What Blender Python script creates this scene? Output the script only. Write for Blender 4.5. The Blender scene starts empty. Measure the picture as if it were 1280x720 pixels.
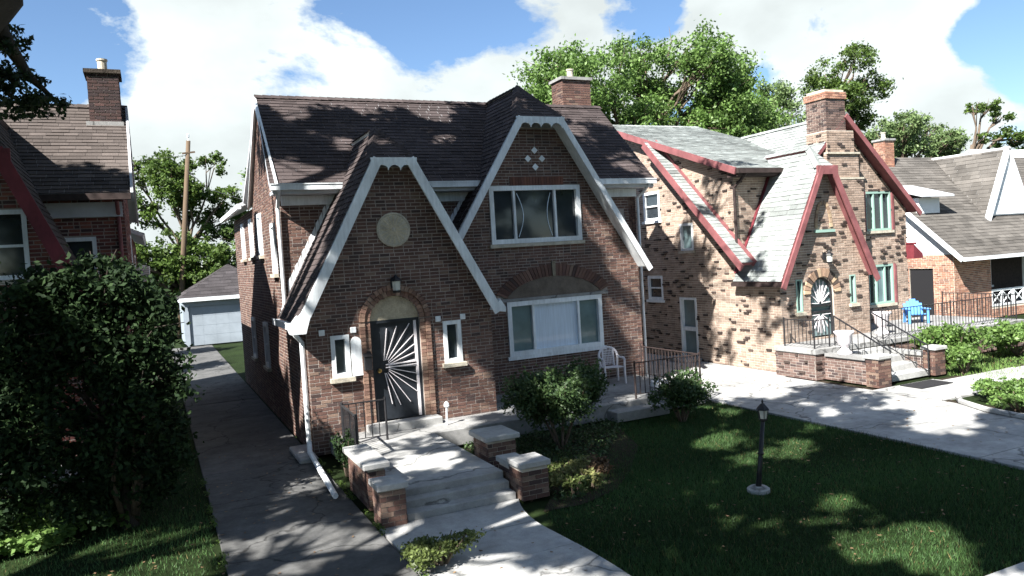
import bpy, math, random
import numpy as np
from mathutils import Vector, Matrix
R = math.radians
sc = bpy.context.scene
col = sc.collection
# ---------------------------------------------------------------- camera
def make_camera():
    p, r, y = .0406939, -.0620646, .4385193
    rt = Vector((math.cos(y), -math.sin(y), 0)); fw = Vector((math.sin(y), math.cos(y), 0)); up = Vector((0, 0, 1))
    fw2 = fw*math.cos(p) - up*math.sin(p); up2 = up*math.cos(p) + fw*math.sin(p)
    rt3 = rt*math.cos(r) + up2*math.sin(r); up3 = up2*math.cos(r) - rt*math.sin(r)
    cd = bpy.data.cameras.new('camera'); cam = bpy.data.objects.new('camera', cd); col.objects.link(cam)
    m = Matrix((rt3, up3, -fw2)).transposed().to_4x4(); m.translation = Vector((0, 0, 3.75))
    cam.matrix_world = m
    cd.sensor_width = 36; cd.lens = 36*953.03/1280; cd.clip_start = .05; cd.clip_end = 2000
    sc.camera = cam
make_camera()
# ---------------------------------------------------------------- sun, sky, exposure
SUN_AZ = R(29); SUN_EL = R(43)
d = Vector((math.cos(SUN_AZ)*math.cos(SUN_EL), math.sin(SUN_AZ)*math.cos(SUN_EL), -math.sin(SUN_EL)))
sl = bpy.data.lights.new('sun', 'SUN'); sl.energy = 5.0; sl.angle = R(.5); sl.color = (1, .965, .91)
so = bpy.data.objects.new('sun', sl); col.objects.link(so)
so.rotation_euler = d.to_track_quat('-Z', 'Y').to_euler(); so.location = (-30, -15, 40)
SKY_GAPS = [((-0.0564, 0.961, 0.2707), 5.6, 0.3), ((0.3382, 0.893, 0.2968), 5.5, 0.2), ((0.2859, 0.8938, 0.3454), 6, 0.2), ((0.4228, 0.85, 0.3143), 6, 0.2), ((0.5583, 0.7748, 0.2966), 4, 0.16), ((0.8392, 0.5072, 0.1961), 4.5, 0.34), ((0.8062, 0.5556, 0.2033), 2.6, 0.2), ((-0.1513, 0.9477, 0.2809), 7, 0.25), ((0.859, 0.4668, 0.2103), 6, 0.3), ((0.3354, 0.9116, 0.2377), 4, 0.12), ((0.0867, 0.9601, 0.2659), 15, -0.2465), ((0.4807, 0.8413, 0.2472), 10, -0.203), ((0.7257, 0.6518, 0.2203), 14, -0.2465), ((0.8223, 0.5561, 0.1208), 9, -0.2465), ((0.0419, 0.9929, 0.1112), 10, -0.2465), ((0.2975, 0.9391, 0.1721), 8, -0.203)]
w = bpy.data.worlds.new('World'); sc.world = w; w.use_nodes = True
nt = w.node_tree; nt.nodes.clear()
def wn(t, **k):
    n = nt.nodes.new(t)
    for a, b in k.items(): setattr(n, a, b)
    return n
sky = wn('ShaderNodeTexSky', sky_type='NISHITA', sun_disc=False, sun_elevation=SUN_EL, sun_rotation=math.atan2(-d.x, -d.y))
sky.air_density = 1.0; sky.dust_density = 0; sky.ozone_density = 5.0
bg1 = wn('ShaderNodeBackground'); bg1.inputs[1].default_value = .05
nt.links.new(sky.outputs[0], bg1.inputs[0])
bg2 = wn('ShaderNodeBackground'); bg2.inputs[0].default_value = (.92, 1, 1, 1); bg2.inputs[1].default_value = .31
n2 = wn('ShaderNodeTexNoise'); n2.inputs['Scale'].default_value = 5.5; n2.inputs['Detail'].default_value = 8
r2 = wn('ShaderNodeMapRange'); r2.inputs['From Min'].default_value = .35; r2.inputs['From Max'].default_value = .6; r2.inputs['To Min'].default_value = .245; r2.inputs['To Max'].default_value = .32
nt.links.new(n2.outputs[0], r2.inputs['Value']); nt.links.new(r2.outputs[0], bg2.inputs[1])
tc = wn('ShaderNodeTexCoord'); mp = wn('ShaderNodeMapping'); mp.inputs['Scale'].default_value = (1, 1, 1.6)
mp.inputs['Location'].default_value = (2.35, .55, .35)
nt.links.new(tc.outputs['Generated'], mp.inputs[0])
nz = wn('ShaderNodeTexNoise'); nz.inputs['Scale'].default_value = 3.4; nz.inputs['Detail'].default_value = 10; nz.inputs['Roughness'].default_value = .6
nz.inputs['Distortion'].default_value = .2
nt.links.new(mp.outputs[0], nz.inputs['Vector']); nt.links.new(mp.outputs[0], n2.inputs['Vector'])
def wm(op, a, b):
    n = wn('ShaderNodeMath', operation=op)
    for i, x in enumerate((a, b)):
        if isinstance(x, (int, float)): n.inputs[i].default_value = x
        else: nt.links.new(x, n.inputs[i])
    return n.outputs[0]
cover = wm('MULTIPLY_ADD', nz.outputs[0], 1.75); cover.node.inputs[2].default_value = -.49
# gaps of open blue, and banks of cloud
for (vx, vy, vz), rad, amt in SKY_GAPS:
    dp = wn('ShaderNodeVectorMath', operation='DOT_PRODUCT'); dp.inputs[1].default_value = (vx, vy, vz); nt.links.new(tc.outputs['Generated'], dp.inputs[0])
    mr = wn('ShaderNodeMapRange', interpolation_type='SMOOTHSTEP'); mr.inputs['From Min'].default_value = math.cos(R(rad)); mr.inputs['From Max'].default_value = math.cos(R(rad*.25)); mr.inputs['To Max'].default_value = amt
    nt.links.new(dp.outputs['Value'], mr.inputs['Value']); cover = wm('SUBTRACT', cover, mr.outputs[0])
rp = wn('ShaderNodeValToRGB'); rp.color_ramp.elements[0].position = .43; rp.color_ramp.elements[1].position = .53
nt.links.new(cover, rp.inputs[0])
mx = wn('ShaderNodeMixShader'); nt.links.new(rp.outputs[0], mx.inputs[0])
nt.links.new(bg1.outputs[0], mx.inputs[1]); nt.links.new(bg2.outputs[0], mx.inputs[2])
wo = wn('ShaderNodeOutputWorld'); nt.links.new(mx.outputs[0], wo.inputs[0])
sc.view_settings.view_transform = 'Standard'; sc.view_settings.look = 'None'
sc.view_settings.exposure = 1.8; sc.view_settings.gamma = 1.0; sc.view_settings.use_curve_mapping = False

# ---------------------------------------------------------------- helpers
Z = Vector((0, 0, 1))
def V(*a): return Vector(a)
def tag(o, label=None, cat=None, group=None, kind=None):
    if label: o['label'] = label
    if cat: o['category'] = cat
    if group: o['group'] = group
    if kind: o['kind'] = kind
    return o
def thing(name, label, cat, loc, group=None, kind=None):
    o = bpy.data.objects.new(name, None); col.objects.link(o); o.location = loc; o.empty_display_size = .2
    return tag(o, label, cat, group, kind)
def adopt(o, parent):
    o.parent = parent
    if parent is not None and parent.type == 'EMPTY':
        o.matrix_parent_inverse = Matrix.Translation(parent.location).inverted()
    elif parent is not None:
        o.matrix_parent_inverse = Matrix.Translation(parent.location).inverted() if parent.parent is None else Matrix()
class MB:
    def __init__(s): s.v = []; s.f = []; s.c = []
    def add(s, vs, fs, c=(1, 1, 1)):
        b = len(s.v); s.v += [tuple(p) for p in vs]
        for f in fs: s.f.append(tuple(b+i for i in f)); s.c.append(c)
        return s
    def box(s, a, b, c=(1, 1, 1)):
        x0, y0, z0 = a; x1, y1, z1 = b
        vs = [(x0,y0,z0),(x1,y0,z0),(x1,y1,z0),(x0,y1,z0),(x0,y0,z1),(x1,y0,z1),(x1,y1,z1),(x0,y1,z1)]
        return s.add(vs, [(0,3,2,1),(4,5,6,7),(0,1,5,4),(1,2,6,5),(2,3,7,6),(3,0,4,7)], c)
    def beam(s, p, q, wdt, h, up=Z, c=(1, 1, 1)):
        p = Vector(p); q = Vector(q); t = (q-p).normalized(); sd = t.cross(Vector(up)); sd.normalize(); u = sd.cross(t)
        a = sd*wdt/2; b = u*h/2
        vs = [p-a-b, p+a-b, p+a+b, p-a+b, q-a-b, q+a-b, q+a+b, q-a+b]
        return s.add(vs, [(0,1,2,3),(7,6,5,4),(0,4,5,1),(1,5,6,2),(2,6,7,3),(3,7,4,0)], c)
    def prism(s, pts, n, c=(1, 1, 1)):
        """pts: planar 3D loop, extruded by the vector n"""
        k = len(pts); n = Vector(n); vs = [Vector(p) for p in pts]+[Vector(p)+n for p in pts]
        return s.add(vs, [tuple(range(k)), tuple(range(2*k-1, k-1, -1))]+[(i, i+k, (i+1) % k+k, (i+1) % k) for i in range(k)], c)
    def tube(s, pts, rr, n=8, c=(1, 1, 1)):
        pts = [Vector(p) for p in pts]; k = len(pts)
        if not hasattr(rr, '__len__'): rr = [rr]*k
        vs = []; ref = None
        for i, p in enumerate(pts):
            t = (pts[min(i+1, k-1)]-pts[max(i-1, 0)]).normalized()
            if ref is None: ref = Vector((1, 0, 0)) if abs(t.x) < .8 else Vector((0, 1, 0))
            a = t.cross(ref).normalized(); b = t.cross(a); ref = b.cross(t)*-1 if False else ref
            for j in range(n):
                g = 2*math.pi*j/n; vs.append(p+(a*math.cos(g)+b*math.sin(g))*rr[i])
        fs = [(i*n+j, i*n+(j+1) % n, (i+1)*n+(j+1) % n, (i+1)*n+j) for i in range(k-1) for j in range(n)]
        fs += [tuple(range(n-1, -1, -1)), tuple((k-1)*n+j for j in range(n))]
        return s.add(vs, fs, c)
    def lathe(s, o, prof, n=16, c=(1, 1, 1)):
        o = Vector(o); k = len(prof)
        vs = [o+V(r*math.cos(2*math.pi*j/n), r*math.sin(2*math.pi*j/n), z) for r, z in prof for j in range(n)]
        fs = [(i*n+j, i*n+(j+1) % n, (i+1)*n+(j+1) % n, (i+1)*n+j) for i in range(k-1) for j in range(n)]
        fs += [tuple(range(n-1, -1, -1)), tuple((k-1)*n+j for j in range(n))]
        return s.add(vs, fs, c)
    def build(s, name, mat, parent=None, kind=None, smooth=False, bevel=0):
        me = bpy.data.meshes.new(name)
        vs = s.v
        o = bpy.data.objects.new(name, me)
        if parent is None:
            A = np.array(vs); lo = A.min(0); hi = A.max(0)
            off = np.array([(lo[0]+hi[0])/2, (lo[1]+hi[1])/2, lo[2]]); vs = (A-off).tolist(); o.location = off
        me.from_pydata(vs, [], s.f)
        at = me.attributes.new('col', 'FLOAT_COLOR', 'FACE')
        ca = np.ones((len(s.f), 4), np.float32); ca[:, :3] = np.array(s.c, np.float32).reshape(-1, 3)
        at.data.foreach_set('color', ca.ravel())
        me.materials.append(mat)
        if smooth: me.polygons.foreach_set('use_smooth', [True]*len(s.f))
        col.objects.link(o)
        if parent is not None: adopt(o, parent)
        if kind: o['kind'] = kind
        if bevel:
            b = o.modifiers.new('bevel', 'BEVEL'); b.width = bevel; b.segments = 1; b.limit_method = 'ANGLE'
        return o
def npmesh(name, verts, k, cols, mat, parent=None, kind=None):
    """verts (n,k,3): n polygons of k corners each"""
    n = len(verts); me = bpy.data.meshes.new(name); o = bpy.data.objects.new(name, me)
    A = verts.reshape(-1, 3).astype(np.float32)
    if parent is None:
        lo = A.min(0); hi = A.max(0); off = np.array([(lo[0]+hi[0])/2, (lo[1]+hi[1])/2, lo[2]]); A = (A-off).astype(np.float32); o.location = off
    me.vertices.add(n*k); me.vertices.foreach_set('co', A.ravel())
    me.loops.add(n*k); me.loops.foreach_set('vertex_index', np.arange(n*k, dtype=np.int32))
    me.polygons.add(n); me.polygons.foreach_set('loop_start', np.arange(0, n*k, k, dtype=np.int32))
    me.update(calc_edges=True)
    at = me.attributes.new('col', 'FLOAT_COLOR', 'FACE')
    ca = np.ones((n, 4), np.float32); ca[:, :3] = cols; at.data.foreach_set('color', ca.ravel())
    me.materials.append(mat); col.objects.link(o)
    if parent is not None: adopt(o, parent)
    if kind: o['kind'] = kind
    return o

# ---------------------------------------------------------------- materials
def mat(name, base=(.5, .5, .5), rough=.7, attr=False, noise=None, bump=None, spec=.3, metal=0, coat=0, trans=0, crack=0):
    """noise: list of (scale, detail, strength, dark, stretch) multiplying the colour; bump: (scale, strength)"""
    m = bpy.data.materials.new(name); m.use_nodes = True; t = m.node_tree; N = t.nodes; L = t.links
    b = N['Principled BSDF']; b.inputs['Roughness'].default_value = rough; b.inputs['Metallic'].default_value = metal
    b.inputs['Specular IOR Level'].default_value = spec; b.inputs['Coat Weight'].default_value = coat
    src = None
    rgb = N.new('ShaderNodeRGB'); rgb.outputs[0].default_value = (*base, 1); src = rgb.outputs[0]
    if attr:
        a = N.new('ShaderNodeAttribute'); a.attribute_name = 'col'
        x = N.new('ShaderNodeMix'); x.data_type = 'RGBA'; x.blend_type = 'MULTIPLY'; x.inputs[0].default_value = 1
        L.new(src, x.inputs[6]); L.new(a.outputs['Color'], x.inputs[7]); src = x.outputs[2]
    g = N.new('ShaderNodeNewGeometry')
    for (scl, det, lo, hi, st) in (noise or []):
        mpn = N.new('ShaderNodeMapping'); mpn.inputs['Scale'].default_value = st; L.new(g.outputs['Position'], mpn.inputs[0])
        n = N.new('ShaderNodeTexNoise'); n.inputs['Scale'].default_value = scl; n.inputs['Detail'].default_value = det; n.inputs['Roughness'].default_value = .62
        L.new(mpn.outputs[0], n.inputs['Vector'])
        mr = N.new('ShaderNodeMapRange'); mr.inputs['From Min'].default_value = .3; mr.inputs['From Max'].default_value = .7
        mr.inputs['To Min'].default_value = lo; mr.inputs['To Max'].default_value = hi
        L.new(n.outputs[0], mr.inputs['Value'])
        x = N.new('ShaderNodeMix'); x.data_type = 'RGBA'; x.blend_type = 'MULTIPLY'; x.inputs[0].default_value = 1
        L.new(src, x.inputs[6]); L.new(mr.outputs[0], x.inputs[7]); src = x.outputs[2]
    if crack:
        dn = N.new('ShaderNodeTexNoise'); dn.inputs['Scale'].default_value = 1.6; dn.inputs['Detail'].default_value = 6; L.new(g.outputs['Position'], dn.inputs['Vector'])
        va = N.new('ShaderNodeVectorMath'); va.operation = 'MULTIPLY_ADD'; va.inputs[1].default_value = (.9, .9, .9); L.new(dn.outputs['Color'], va.inputs[0]); L.new(g.outputs['Position'], va.inputs[2])
        vo = N.new('ShaderNodeTexVoronoi'); vo.feature = 'DISTANCE_TO_EDGE'; vo.inputs['Scale'].default_value = crack; L.new(va.outputs[0], vo.inputs['Vector'])
        mr = N.new('ShaderNodeMapRange'); mr.inputs['From Max'].default_value = .012; mr.inputs['To Min'].default_value = .35; mr.inputs['To Max'].default_value = 1; L.new(vo.outputs['Distance'], mr.inputs['Value'])
        x = N.new('ShaderNodeMix'); x.data_type = 'RGBA'; x.blend_type = 'MULTIPLY'; x.inputs[0].default_value = 1
        L.new(src, x.inputs[6]); L.new(mr.outputs[0], x.inputs[7]); src = x.outputs[2]
    L.new(src, b.inputs['Base Color'])
    if bump:
        n = N.new('ShaderNodeTexNoise'); n.inputs['Scale'].default_value = bump[0]; n.inputs['Detail'].default_value = 5
        L.new(g.outputs['Position'], n.inputs['Vector'])
        bp = N.new('ShaderNodeBump'); bp.inputs['Strength'].default_value = bump[1]; bp.inputs['Distance'].default_value = .02
        L.new(n.outputs[0], bp.inputs['Height']); L.new(bp.outputs[0], b.inputs['Normal'])
    if trans:
        tr = N.new('ShaderNodeBsdfTranslucent'); L.new(src, tr.inputs[0]); ms = N.new('ShaderNodeMixShader'); ms.inputs[0].default_value = trans
        out = N['Material Output']; L.new(b.outputs[0], ms.inputs[1]); L.new(tr.outputs[0], ms.inputs[2]); L.new(ms.outputs[0], out.inputs[0])
    return m
I1 = (1, 1, 1)
M = {}
M['brick'] = mat('red_brown_brick', (1, 1, 1), .85, True, [(1.2, 5, .72, 1.2, I1), (45, 3, .8, 1.15, I1)], (60, .35))
M['mortar'] = mat('mortar', (.33, .29, .26), .95, False, [(3, 5, .7, 1.2, I1)], (50, .4))
M['mortar_pale'] = mat('pale_mortar', (.5, .45, .38), .95, False, [(3, 5, .7, 1.2, I1)], (50, .4))
M['shingle'] = mat('asphalt_shingle', (1, 1, 1), .92, True, [(.8, 5, .75, 1.25, (1, 1, 1)), (90, 2, .75, 1.25, I1)], (120, .5), spec=.15)
M['white'] = mat('white_paint', (.8, .84, .86), .55, False, [(1.6, 6, .74, 1.08, (1, 1, 1)), (16, 6, .8, 1.06, (1, 1, .15))], (30, .08))
M['white_vinyl'] = mat('white_vinyl', (.78, .8, .82), .35, False, [(3, 4, .9, 1.05, I1)])
M['soffit'] = mat('grey_white_soffit', (.5, .52, .55), .6, False, [(2.2, 6, .8, 1.06, I1)])
M['red'] = mat('weathered_red_paint', (.14, .025, .033), .6, False, [(2.5, 6, .65, 1.25, I1), (20, 4, .85, 1.1, (1, 1, .3))], (40, .15))
M['pinkred'] = mat('faded_red_paint', (.2, .075, .078), .65, False, [(2.5, 6, .7, 1.3, I1)], (40, .15))
M['conc'] = mat('concrete', (.4, .4, .39), .9, False, [(.55, 6, .62, 1.2, I1), (2.3, 7, .75, 1.12, I1), (7, 6, .86, 1.1, I1), (60, 3, .9, 1.08, I1)], (90, .25), spec=.2, crack=0.33)
M['conc2'] = mat('weathered_concrete', (.27, .27, .265), .9, False, [(.7, 6, .62, 1.2, I1), (9, 6, .8, 1.12, I1), (60, 3, .9, 1.08, I1)], (90, .3), spec=.2, crack=0.4)
M['cap'] = mat('cast_cap', (.38, .38, .37), .9, False, [(1.5, 6, .7, 1.2, I1), (14, 6, .85, 1.1, I1)], (90, .25), spec=.2)
M['drive'] = mat('shade_darkened_concrete', (.11, .11, .108), .9, False, [(.5, 6, .6, 1.3, I1), (2.6, 7, .7, 1.15, I1), (12, 6, .8, 1.12, I1), (60, 3, .9, 1.08, I1)], (90, .3), spec=.2, crack=0.45)  # base colour darkened in place of deep shade; noise adds stains
M['stone'] = mat('limestone', (.46, .42, .34), .85, True, [(5, 6, .7, 1.2, I1), (40, 4, .85, 1.1, I1)], (50, .4))
M['ground'] = mat('soil', (.035, .028, .02), .97, False, [(.6, 6, .6, 1.3, I1), (9, 5, .7, 1.3, I1)], (30, .6), spec=.1)
M['turf'] = mat('turf', (.014, .024, .007), .95, False, [(.5, 6, .6, 1.4, I1), (12, 5, .7, 1.35, I1)], (60, .7), spec=.1)
M['grass'] = mat('grass_blade', (1, 1, 1), .6, True, None, None, spec=.25, trans=.3)
M['leaf'] = mat('leaf', (1, 1, 1), .5, True, None, None, spec=.35, trans=.35)
M['leafdark'] = mat('dark_leaf', (1, 1, 1), .7, True, None, None, spec=.12, trans=.18)
M['bark'] = mat('bark', (.13, .1, .075), .95, False, [(3, 6, .6, 1.3, (1, 1, .25)), (20, 5, .7, 1.25, (1, 1, .2))], (25, .9), spec=.1)
M['darkbark'] = mat('dark_bark', (.05, .042, .035), .95, False, [(3, 6, .6, 1.3, (1, 1, .25))], (25, .9), spec=.1)
M['pole'] = mat('weathered_pole_wood', (.11, .08, .055), .9, False, [(4, 6, .7, 1.25, (1, 1, .1))], (30, .5), spec=.1)
M['black'] = mat('black_iron', (.018, .018, .02), .45, False, [(6, 5, .7, 1.5, I1)])
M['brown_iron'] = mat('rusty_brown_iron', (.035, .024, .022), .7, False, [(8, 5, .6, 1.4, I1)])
M['glass'] = mat('dark_glass', (.02, .026, .032), .06, False, [(1.3, 3, .6, 1.6, I1)], (1.2, .015), spec=.7)
M['curtain'] = mat('curtained_glass', (.62, .72, .84), .18, False, [(5, 4, .85, 1.08, (6, 6, .3))], None, spec=.6, coat=.5)
M['tealglass'] = mat('grey_teal_glass', (.13, .19, .2), .12, False, [(2, 4, .8, 1.2, I1)], None, spec=.6, coat=.5)  # grey teal tint puts reflected sky haze into the pane colour
M['greenframe'] = mat('green_window_trim', (.25, .38, .33), .5)
M['blue'] = mat('blue_plastic', (.1, .28, .62), .4, False, [(6, 4, .9, 1.06, I1)])
M['plastic'] = mat('white_plastic', (.74, .7, .72), .4, False, [(5, 5, .85, 1.05, I1)])
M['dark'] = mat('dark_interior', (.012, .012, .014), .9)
M['doorwood'] = mat('dark_door_paint', (.02, .024, .03), .35, False, [(5, 5, .7, 1.3, I1)])
M['mat_rubber'] = mat('black_rubber', (.02, .02, .022), .8)
M['siding'] = mat('white_siding', (.78, .8, .82), .55, False, [(1.4, 5, .88, 1.05, I1)])
M['garage'] = mat('shaded_garage_paint', (.27, .31, .35), .55, False, [(1.4, 5, .85, 1.08, I1)])  # white siding dimmed and blued, its shade put into the colour
M['brass'] = mat('brass', (.5, .34, .12), .3, metal=1)
M['lampglass'] = mat('frosted_lamp_glass', (.55, .55, .5), .25, spec=.5)
M['wire'] = mat('cable', (.02, .02, .02), .6)
M['metal'] = mat('galvanised_flashing', (.5, .52, .55), .45, False, [(6, 5, .75, 1.15, I1)], metal=.3)
M['straw'] = mat('dry_foliage', (1, 1, 1), .7, True, trans=.25)

# ---------------------------------------------------------------- masonry, roofs, windows
PAL_MAIN = [((.125, .07, .055), 5), ((.103, .057, .047), 5), ((.15, .09, .07), 3), ((.068, .044, .04), 2), ((.19, .13, .1), 1)]
PAL_LEFT = [((.19, .06, .05), 4), ((.13, .05, .045), 4), ((.24, .09, .065), 2), ((.07, .04, .04), 2)]
PAL_TAN = [((.325, .245, .195), 6), ((.305, .228, .18), 5), ((.345, .265, .215), 3), ((.255, .185, .145), 2)]
PAL_DARK = [((.06, .035, .032), 3), ((.045, .03, .03), 3), ((.09, .05, .045), 1)]  # darkest brick tones, for the chimney of the left house
PAL_DULL = [((.15, .1, .085), 4), ((.12, .078, .068), 4), ((.19, .13, .11), 2), ((.07, .05, .048), 2)]
PAL_ORANGE = [((.34, .175, .115), 4), ((.29, .14, .095), 3), ((.39, .22, .15), 2), ((.22, .115, .085), 2)]
def picker(pal, rng):
    cs = [c for c, k in pal for _ in range(k)]
    def f():
        c = rng.choice(cs); j = rng.uniform(.82, 1.18); return tuple(min(1, x*j) for x in c)
    return f
def span(poly, v):
    xs = []
    for i in range(len(poly)):
        (a, b), (c, e) = poly[i], poly[(i+1) % len(poly)]
        if (b <= v < e) or (e <= v < b): xs.append(a+(c-a)*(v-b)/(e-b))
    return (min(xs), max(xs)) if len(xs) >= 2 else None
def rect(u0, v0, u1, v1): return [(u0, v0), (u1, v0), (u1, v1), (u0, v1)]
def arch(u0, v0, u1, vs, n=10, rise=None):
    """opening with a round or segmental head springing at vs"""
    c = (u0+u1)/2; r = (u1-u0)/2; rise = rise or r
    return [(u0, v0), (u1, v0)]+[(c+r*math.cos(math.pi*i/n), vs+rise*math.sin(math.pi*i/n)) for i in range(n+1)]
def circle(u, v, r, n=20): return [(u+r*math.cos(2*math.pi*i/n), v+r*math.sin(2*math.pi*i/n)) for i in range(n)]
def masonry(parent, O, U, outer, holes=(), pal=PAL_MAIN, mort='mortar', thick=.22, course=.074, blen=.215, proud=.007, seed=1, clinker=0, bricks=True, skip=(), face='brick'):
    """a wall: a mortar slab with its openings cut through, and the laid bricks standing proud of it"""
    import bmesh
    O = Vector(O); U = Vector(U).normalized(); N_ = U.cross(Z); rng = random.Random(seed); pick = picker(pal, rng)
    bm = bmesh.new(); edges = []
    for loop in [outer]+list(holes):
        vs = [bm.verts.new(O+U*u+Z*v) for u, v in loop]
        edges += [bm.edges.new((vs[i], vs[(i+1) % len(vs)])) for i in range(len(vs))]
    bmesh.ops.triangle_fill(bm, use_beauty=True, use_dissolve=False, edges=edges)
    fs = list(bm.faces)
    for f in fs:
        if f.normal.dot(N_) < 0: f.normal_flip()
    ex = bmesh.ops.extrude_face_region(bm, geom=fs)
    bmesh.ops.translate(bm, verts=[e for e in ex['geom'] if isinstance(e, bmesh.types.BMVert)], vec=-N_*thick)
    bmesh.ops.recalc_face_normals(bm, faces=bm.faces)
    me = bpy.data.meshes.new('wall'); bm.to_mesh(me); bm.free(); me.materials.append(M[mort])
    wob = bpy.data.objects.new('wall', me); col.objects.link(wob); adopt(wob, parent)
    if not bricks: return wob
    lo = min(v for _, v in outer); hi = max(v for _, v in outer)
    ul = min(u for u, _ in outer); uh = max(u for u, _ in outer)
    vs_ = []; cs_ = []; j = .017
    rows = int((hi-lo)/course)
    blk = list(holes)+list(skip)
    for r in range(rows):
        v0 = lo+r*course; v1 = v0+course-j; vm = (v0+v1)/2
        s0 = span(outer, v0+1e-4); s1 = span(outer, min(v1, hi-1e-4))
        if not s0 or not s1: continue
        cut = [span(h, vm) for h in blk]; cut = sorted([c for c in cut if c])
        u = ul-(blen/2 if r % 2 else 0)-rng.uniform(0, .02)
        while u < uh:
            L = blen if rng.random() > .12 else blen*.5
            segs = [(u, u+L-j)]; u += L
            for c0, c1 in cut:
                ns = []
                for a, b in segs:
                    if b <= c0 or a >= c1: ns.append((a, b)); continue
                    if a < c0: ns.append((a, c0))
                    if b > c1: ns.append((c1, b))
                segs = ns
            for a, b in segs:
                a0, b0 = max(a, s0[0]), min(b, s0[1]); a1, b1 = max(a, s1[0]), min(b, s1[1])
                if b0-a0 < .012 and b1-a1 < .012: continue
                b0 = max(a0, b0); b1 = max(a1, b1)
                pr = proud+rng.uniform(-.003, .004); c = pick()
                if clinker and rng.random() < clinker:
                    pr += rng.uniform(.012, .04); g = rng.uniform(.6, 1.4); c = (.06*g, .042*g, .036*g)
                n = N_*pr
                p = [O+U*a0+Z*v0, O+U*b0+Z*v0, O+U*b1+Z*v1, O+U*a1+Z*v1]; q = [x+n for x in p]
                for f in ((q[0], q[1], q[2], q[3]), (p[0], p[1], q[1], q[0]), (p[1], p[2], q[2], q[1]), (p[2], p[3], q[3], q[2]), (p[3], p[0], q[0], q[3])):
                    vs_.append([tuple(x) for x in f]); cs_.append(c)
    npmesh('bricks', np.array(vs_), 4, np.array(cs_), M[face], wob, 'stuff')
    return wob
def roof(parent, poly, eave, colr, slabmat, thick=.1, exp=.14, tab=.3, seed=2, var=.22, slab=True):
    """a roof slope: a boarded slab and lapped shingles, tab by tab, on top of it"""
    P = [Vector(p) for p in poly]; u = Vector(eave).normalized(); rng = random.Random(seed)
    n = (P[1]-P[0]).cross(P[2]-P[0]).normalized()
    if n.z < 0: n = -n
    v = n.cross(u)
    if v.z < 0: v = -v
    O = P[0]; pl = [((p-O).dot(u), (p-O).dot(v)) for p in P]
    mb = MB(); mb.prism([p-n*.004 for p in P], -n*thick); ro = mb.build('roof', slabmat, parent)
    lo = min(b for _, b in pl); hi = max(b for _, b in pl); vs_ = []; cs_ = []; r = 0; v0 = lo
    while v0 < hi-.02:
        v1 = min(v0+exp, hi); s0 = span(pl, v0+1e-4) or span(pl, v0+.01); s1 = span(pl, v1-1e-4)
        if s0 and s1:
            a = min(s0[0], s1[0])-rng.uniform(0, tab); rowc = rng.uniform(.9, 1.1)
            while a < max(s0[1], s1[1]):
                b = a+tab*rng.uniform(.85, 1.15); g = .005
                q = [min(max(a, s0[0]), s0[1]), min(max(b-g, s0[0]), s0[1]), min(max(b-g, s1[0]), s1[1]), min(max(a, s1[0]), s1[1])]
                if q[1]-q[0] > .004 or q[2]-q[3] > .004:
                    h = .016+rng.uniform(-.003, .007); sag = rng.uniform(-.006, .006) if r else 0
                    A = [O+u*q[0]+v*(v0+sag)+n*h, O+u*q[1]+v*(v0+sag)+n*h, O+u*q[2]+v*v1+n*.003, O+u*q[3]+v*v1+n*.003]
                    B = [O+u*q[0]+v*(v0+sag), O+u*q[1]+v*(v0+sag)]
                    k = rowc*rng.uniform(1-var, 1+var); c = tuple(min(1, x*k) for x in colr)
                    vs_.append([tuple(x) for x in A]); cs_.append(c)
                    vs_.append([tuple(x) for x in (B[0], B[1], A[1], A[0])]); cs_.append(tuple(x*.8 for x in c))
                a = b
        v0 += exp; r += 1
    npmesh('shingles', np.array(vs_), 4, np.array(cs_), M['shingle'], ro, 'stuff')
    return ro
def part(parent, name, m, fn, **k):
    b = MB(); fn(b); return b.build(name, M[m] if isinstance(m, str) else m, parent, **k)
def window(parent, O, U, wd, ht, splits=(), panes=('glass',), fm='white', fw=.09, proud=.02, deep=.1, sill='stone', hbars=(), bar=.06, label=None, shelf=.06):
    """O: lower left corner of the opening on the wall face; the casing is one ring, panes sit back in it"""
    O = Vector(O); U = Vector(U).normalized(); N_ = U.cross(Z)
    def bx(mb, u0, v0, u1, v1, n0, n1):
        mb.prism([O+U*u0+Z*v0+N_*n0, O+U*u1+Z*v0+N_*n0, O+U*u1+Z*v1+N_*n0, O+U*u0+Z*v1+N_*n0], N_*(n1-n0))
    mb = MB()
    bx(mb, 0, 0, wd, fw, -deep, proud); bx(mb, 0, ht-fw, wd, ht, -deep, proud)
    bx(mb, 0, fw, fw, ht-fw, -deep, proud); bx(mb, wd-fw, fw, wd, ht-fw, -deep, proud)
    xs = [fw]+[s*wd for s in splits]+[wd-fw]
    for s_ in splits: bx(mb, s_*wd-bar/2, fw, s_*wd+bar/2, ht-fw, -deep*.7, proud*.5)
    for h_ in hbars: bx(mb, fw, h_*ht-bar*.4, wd-fw, h_*ht+bar*.4, -deep*.75, proud*.3)
    wob = mb.build('window', M[fm], parent)
    if label: wob['label'] = label
    for i in range(len(xs)-1):
        a = xs[i]+(bar/2 if i else 0); b = xs[i+1]-(bar/2 if i < len(xs)-2 else 0)
        pb = MB(); bx(pb, a-.004, fw-.004, b+.004, ht-fw+.004, -deep*.55-.02, -deep*.55); pb.build('pane', M[panes[i % len(panes)]], wob)
    if sill:
        sb = MB(); bx(sb, -.06, -.09, wd+.06, -.004, -deep, proud+shelf); sb.build('sill', M[sill], wob)
    return wob
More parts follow.
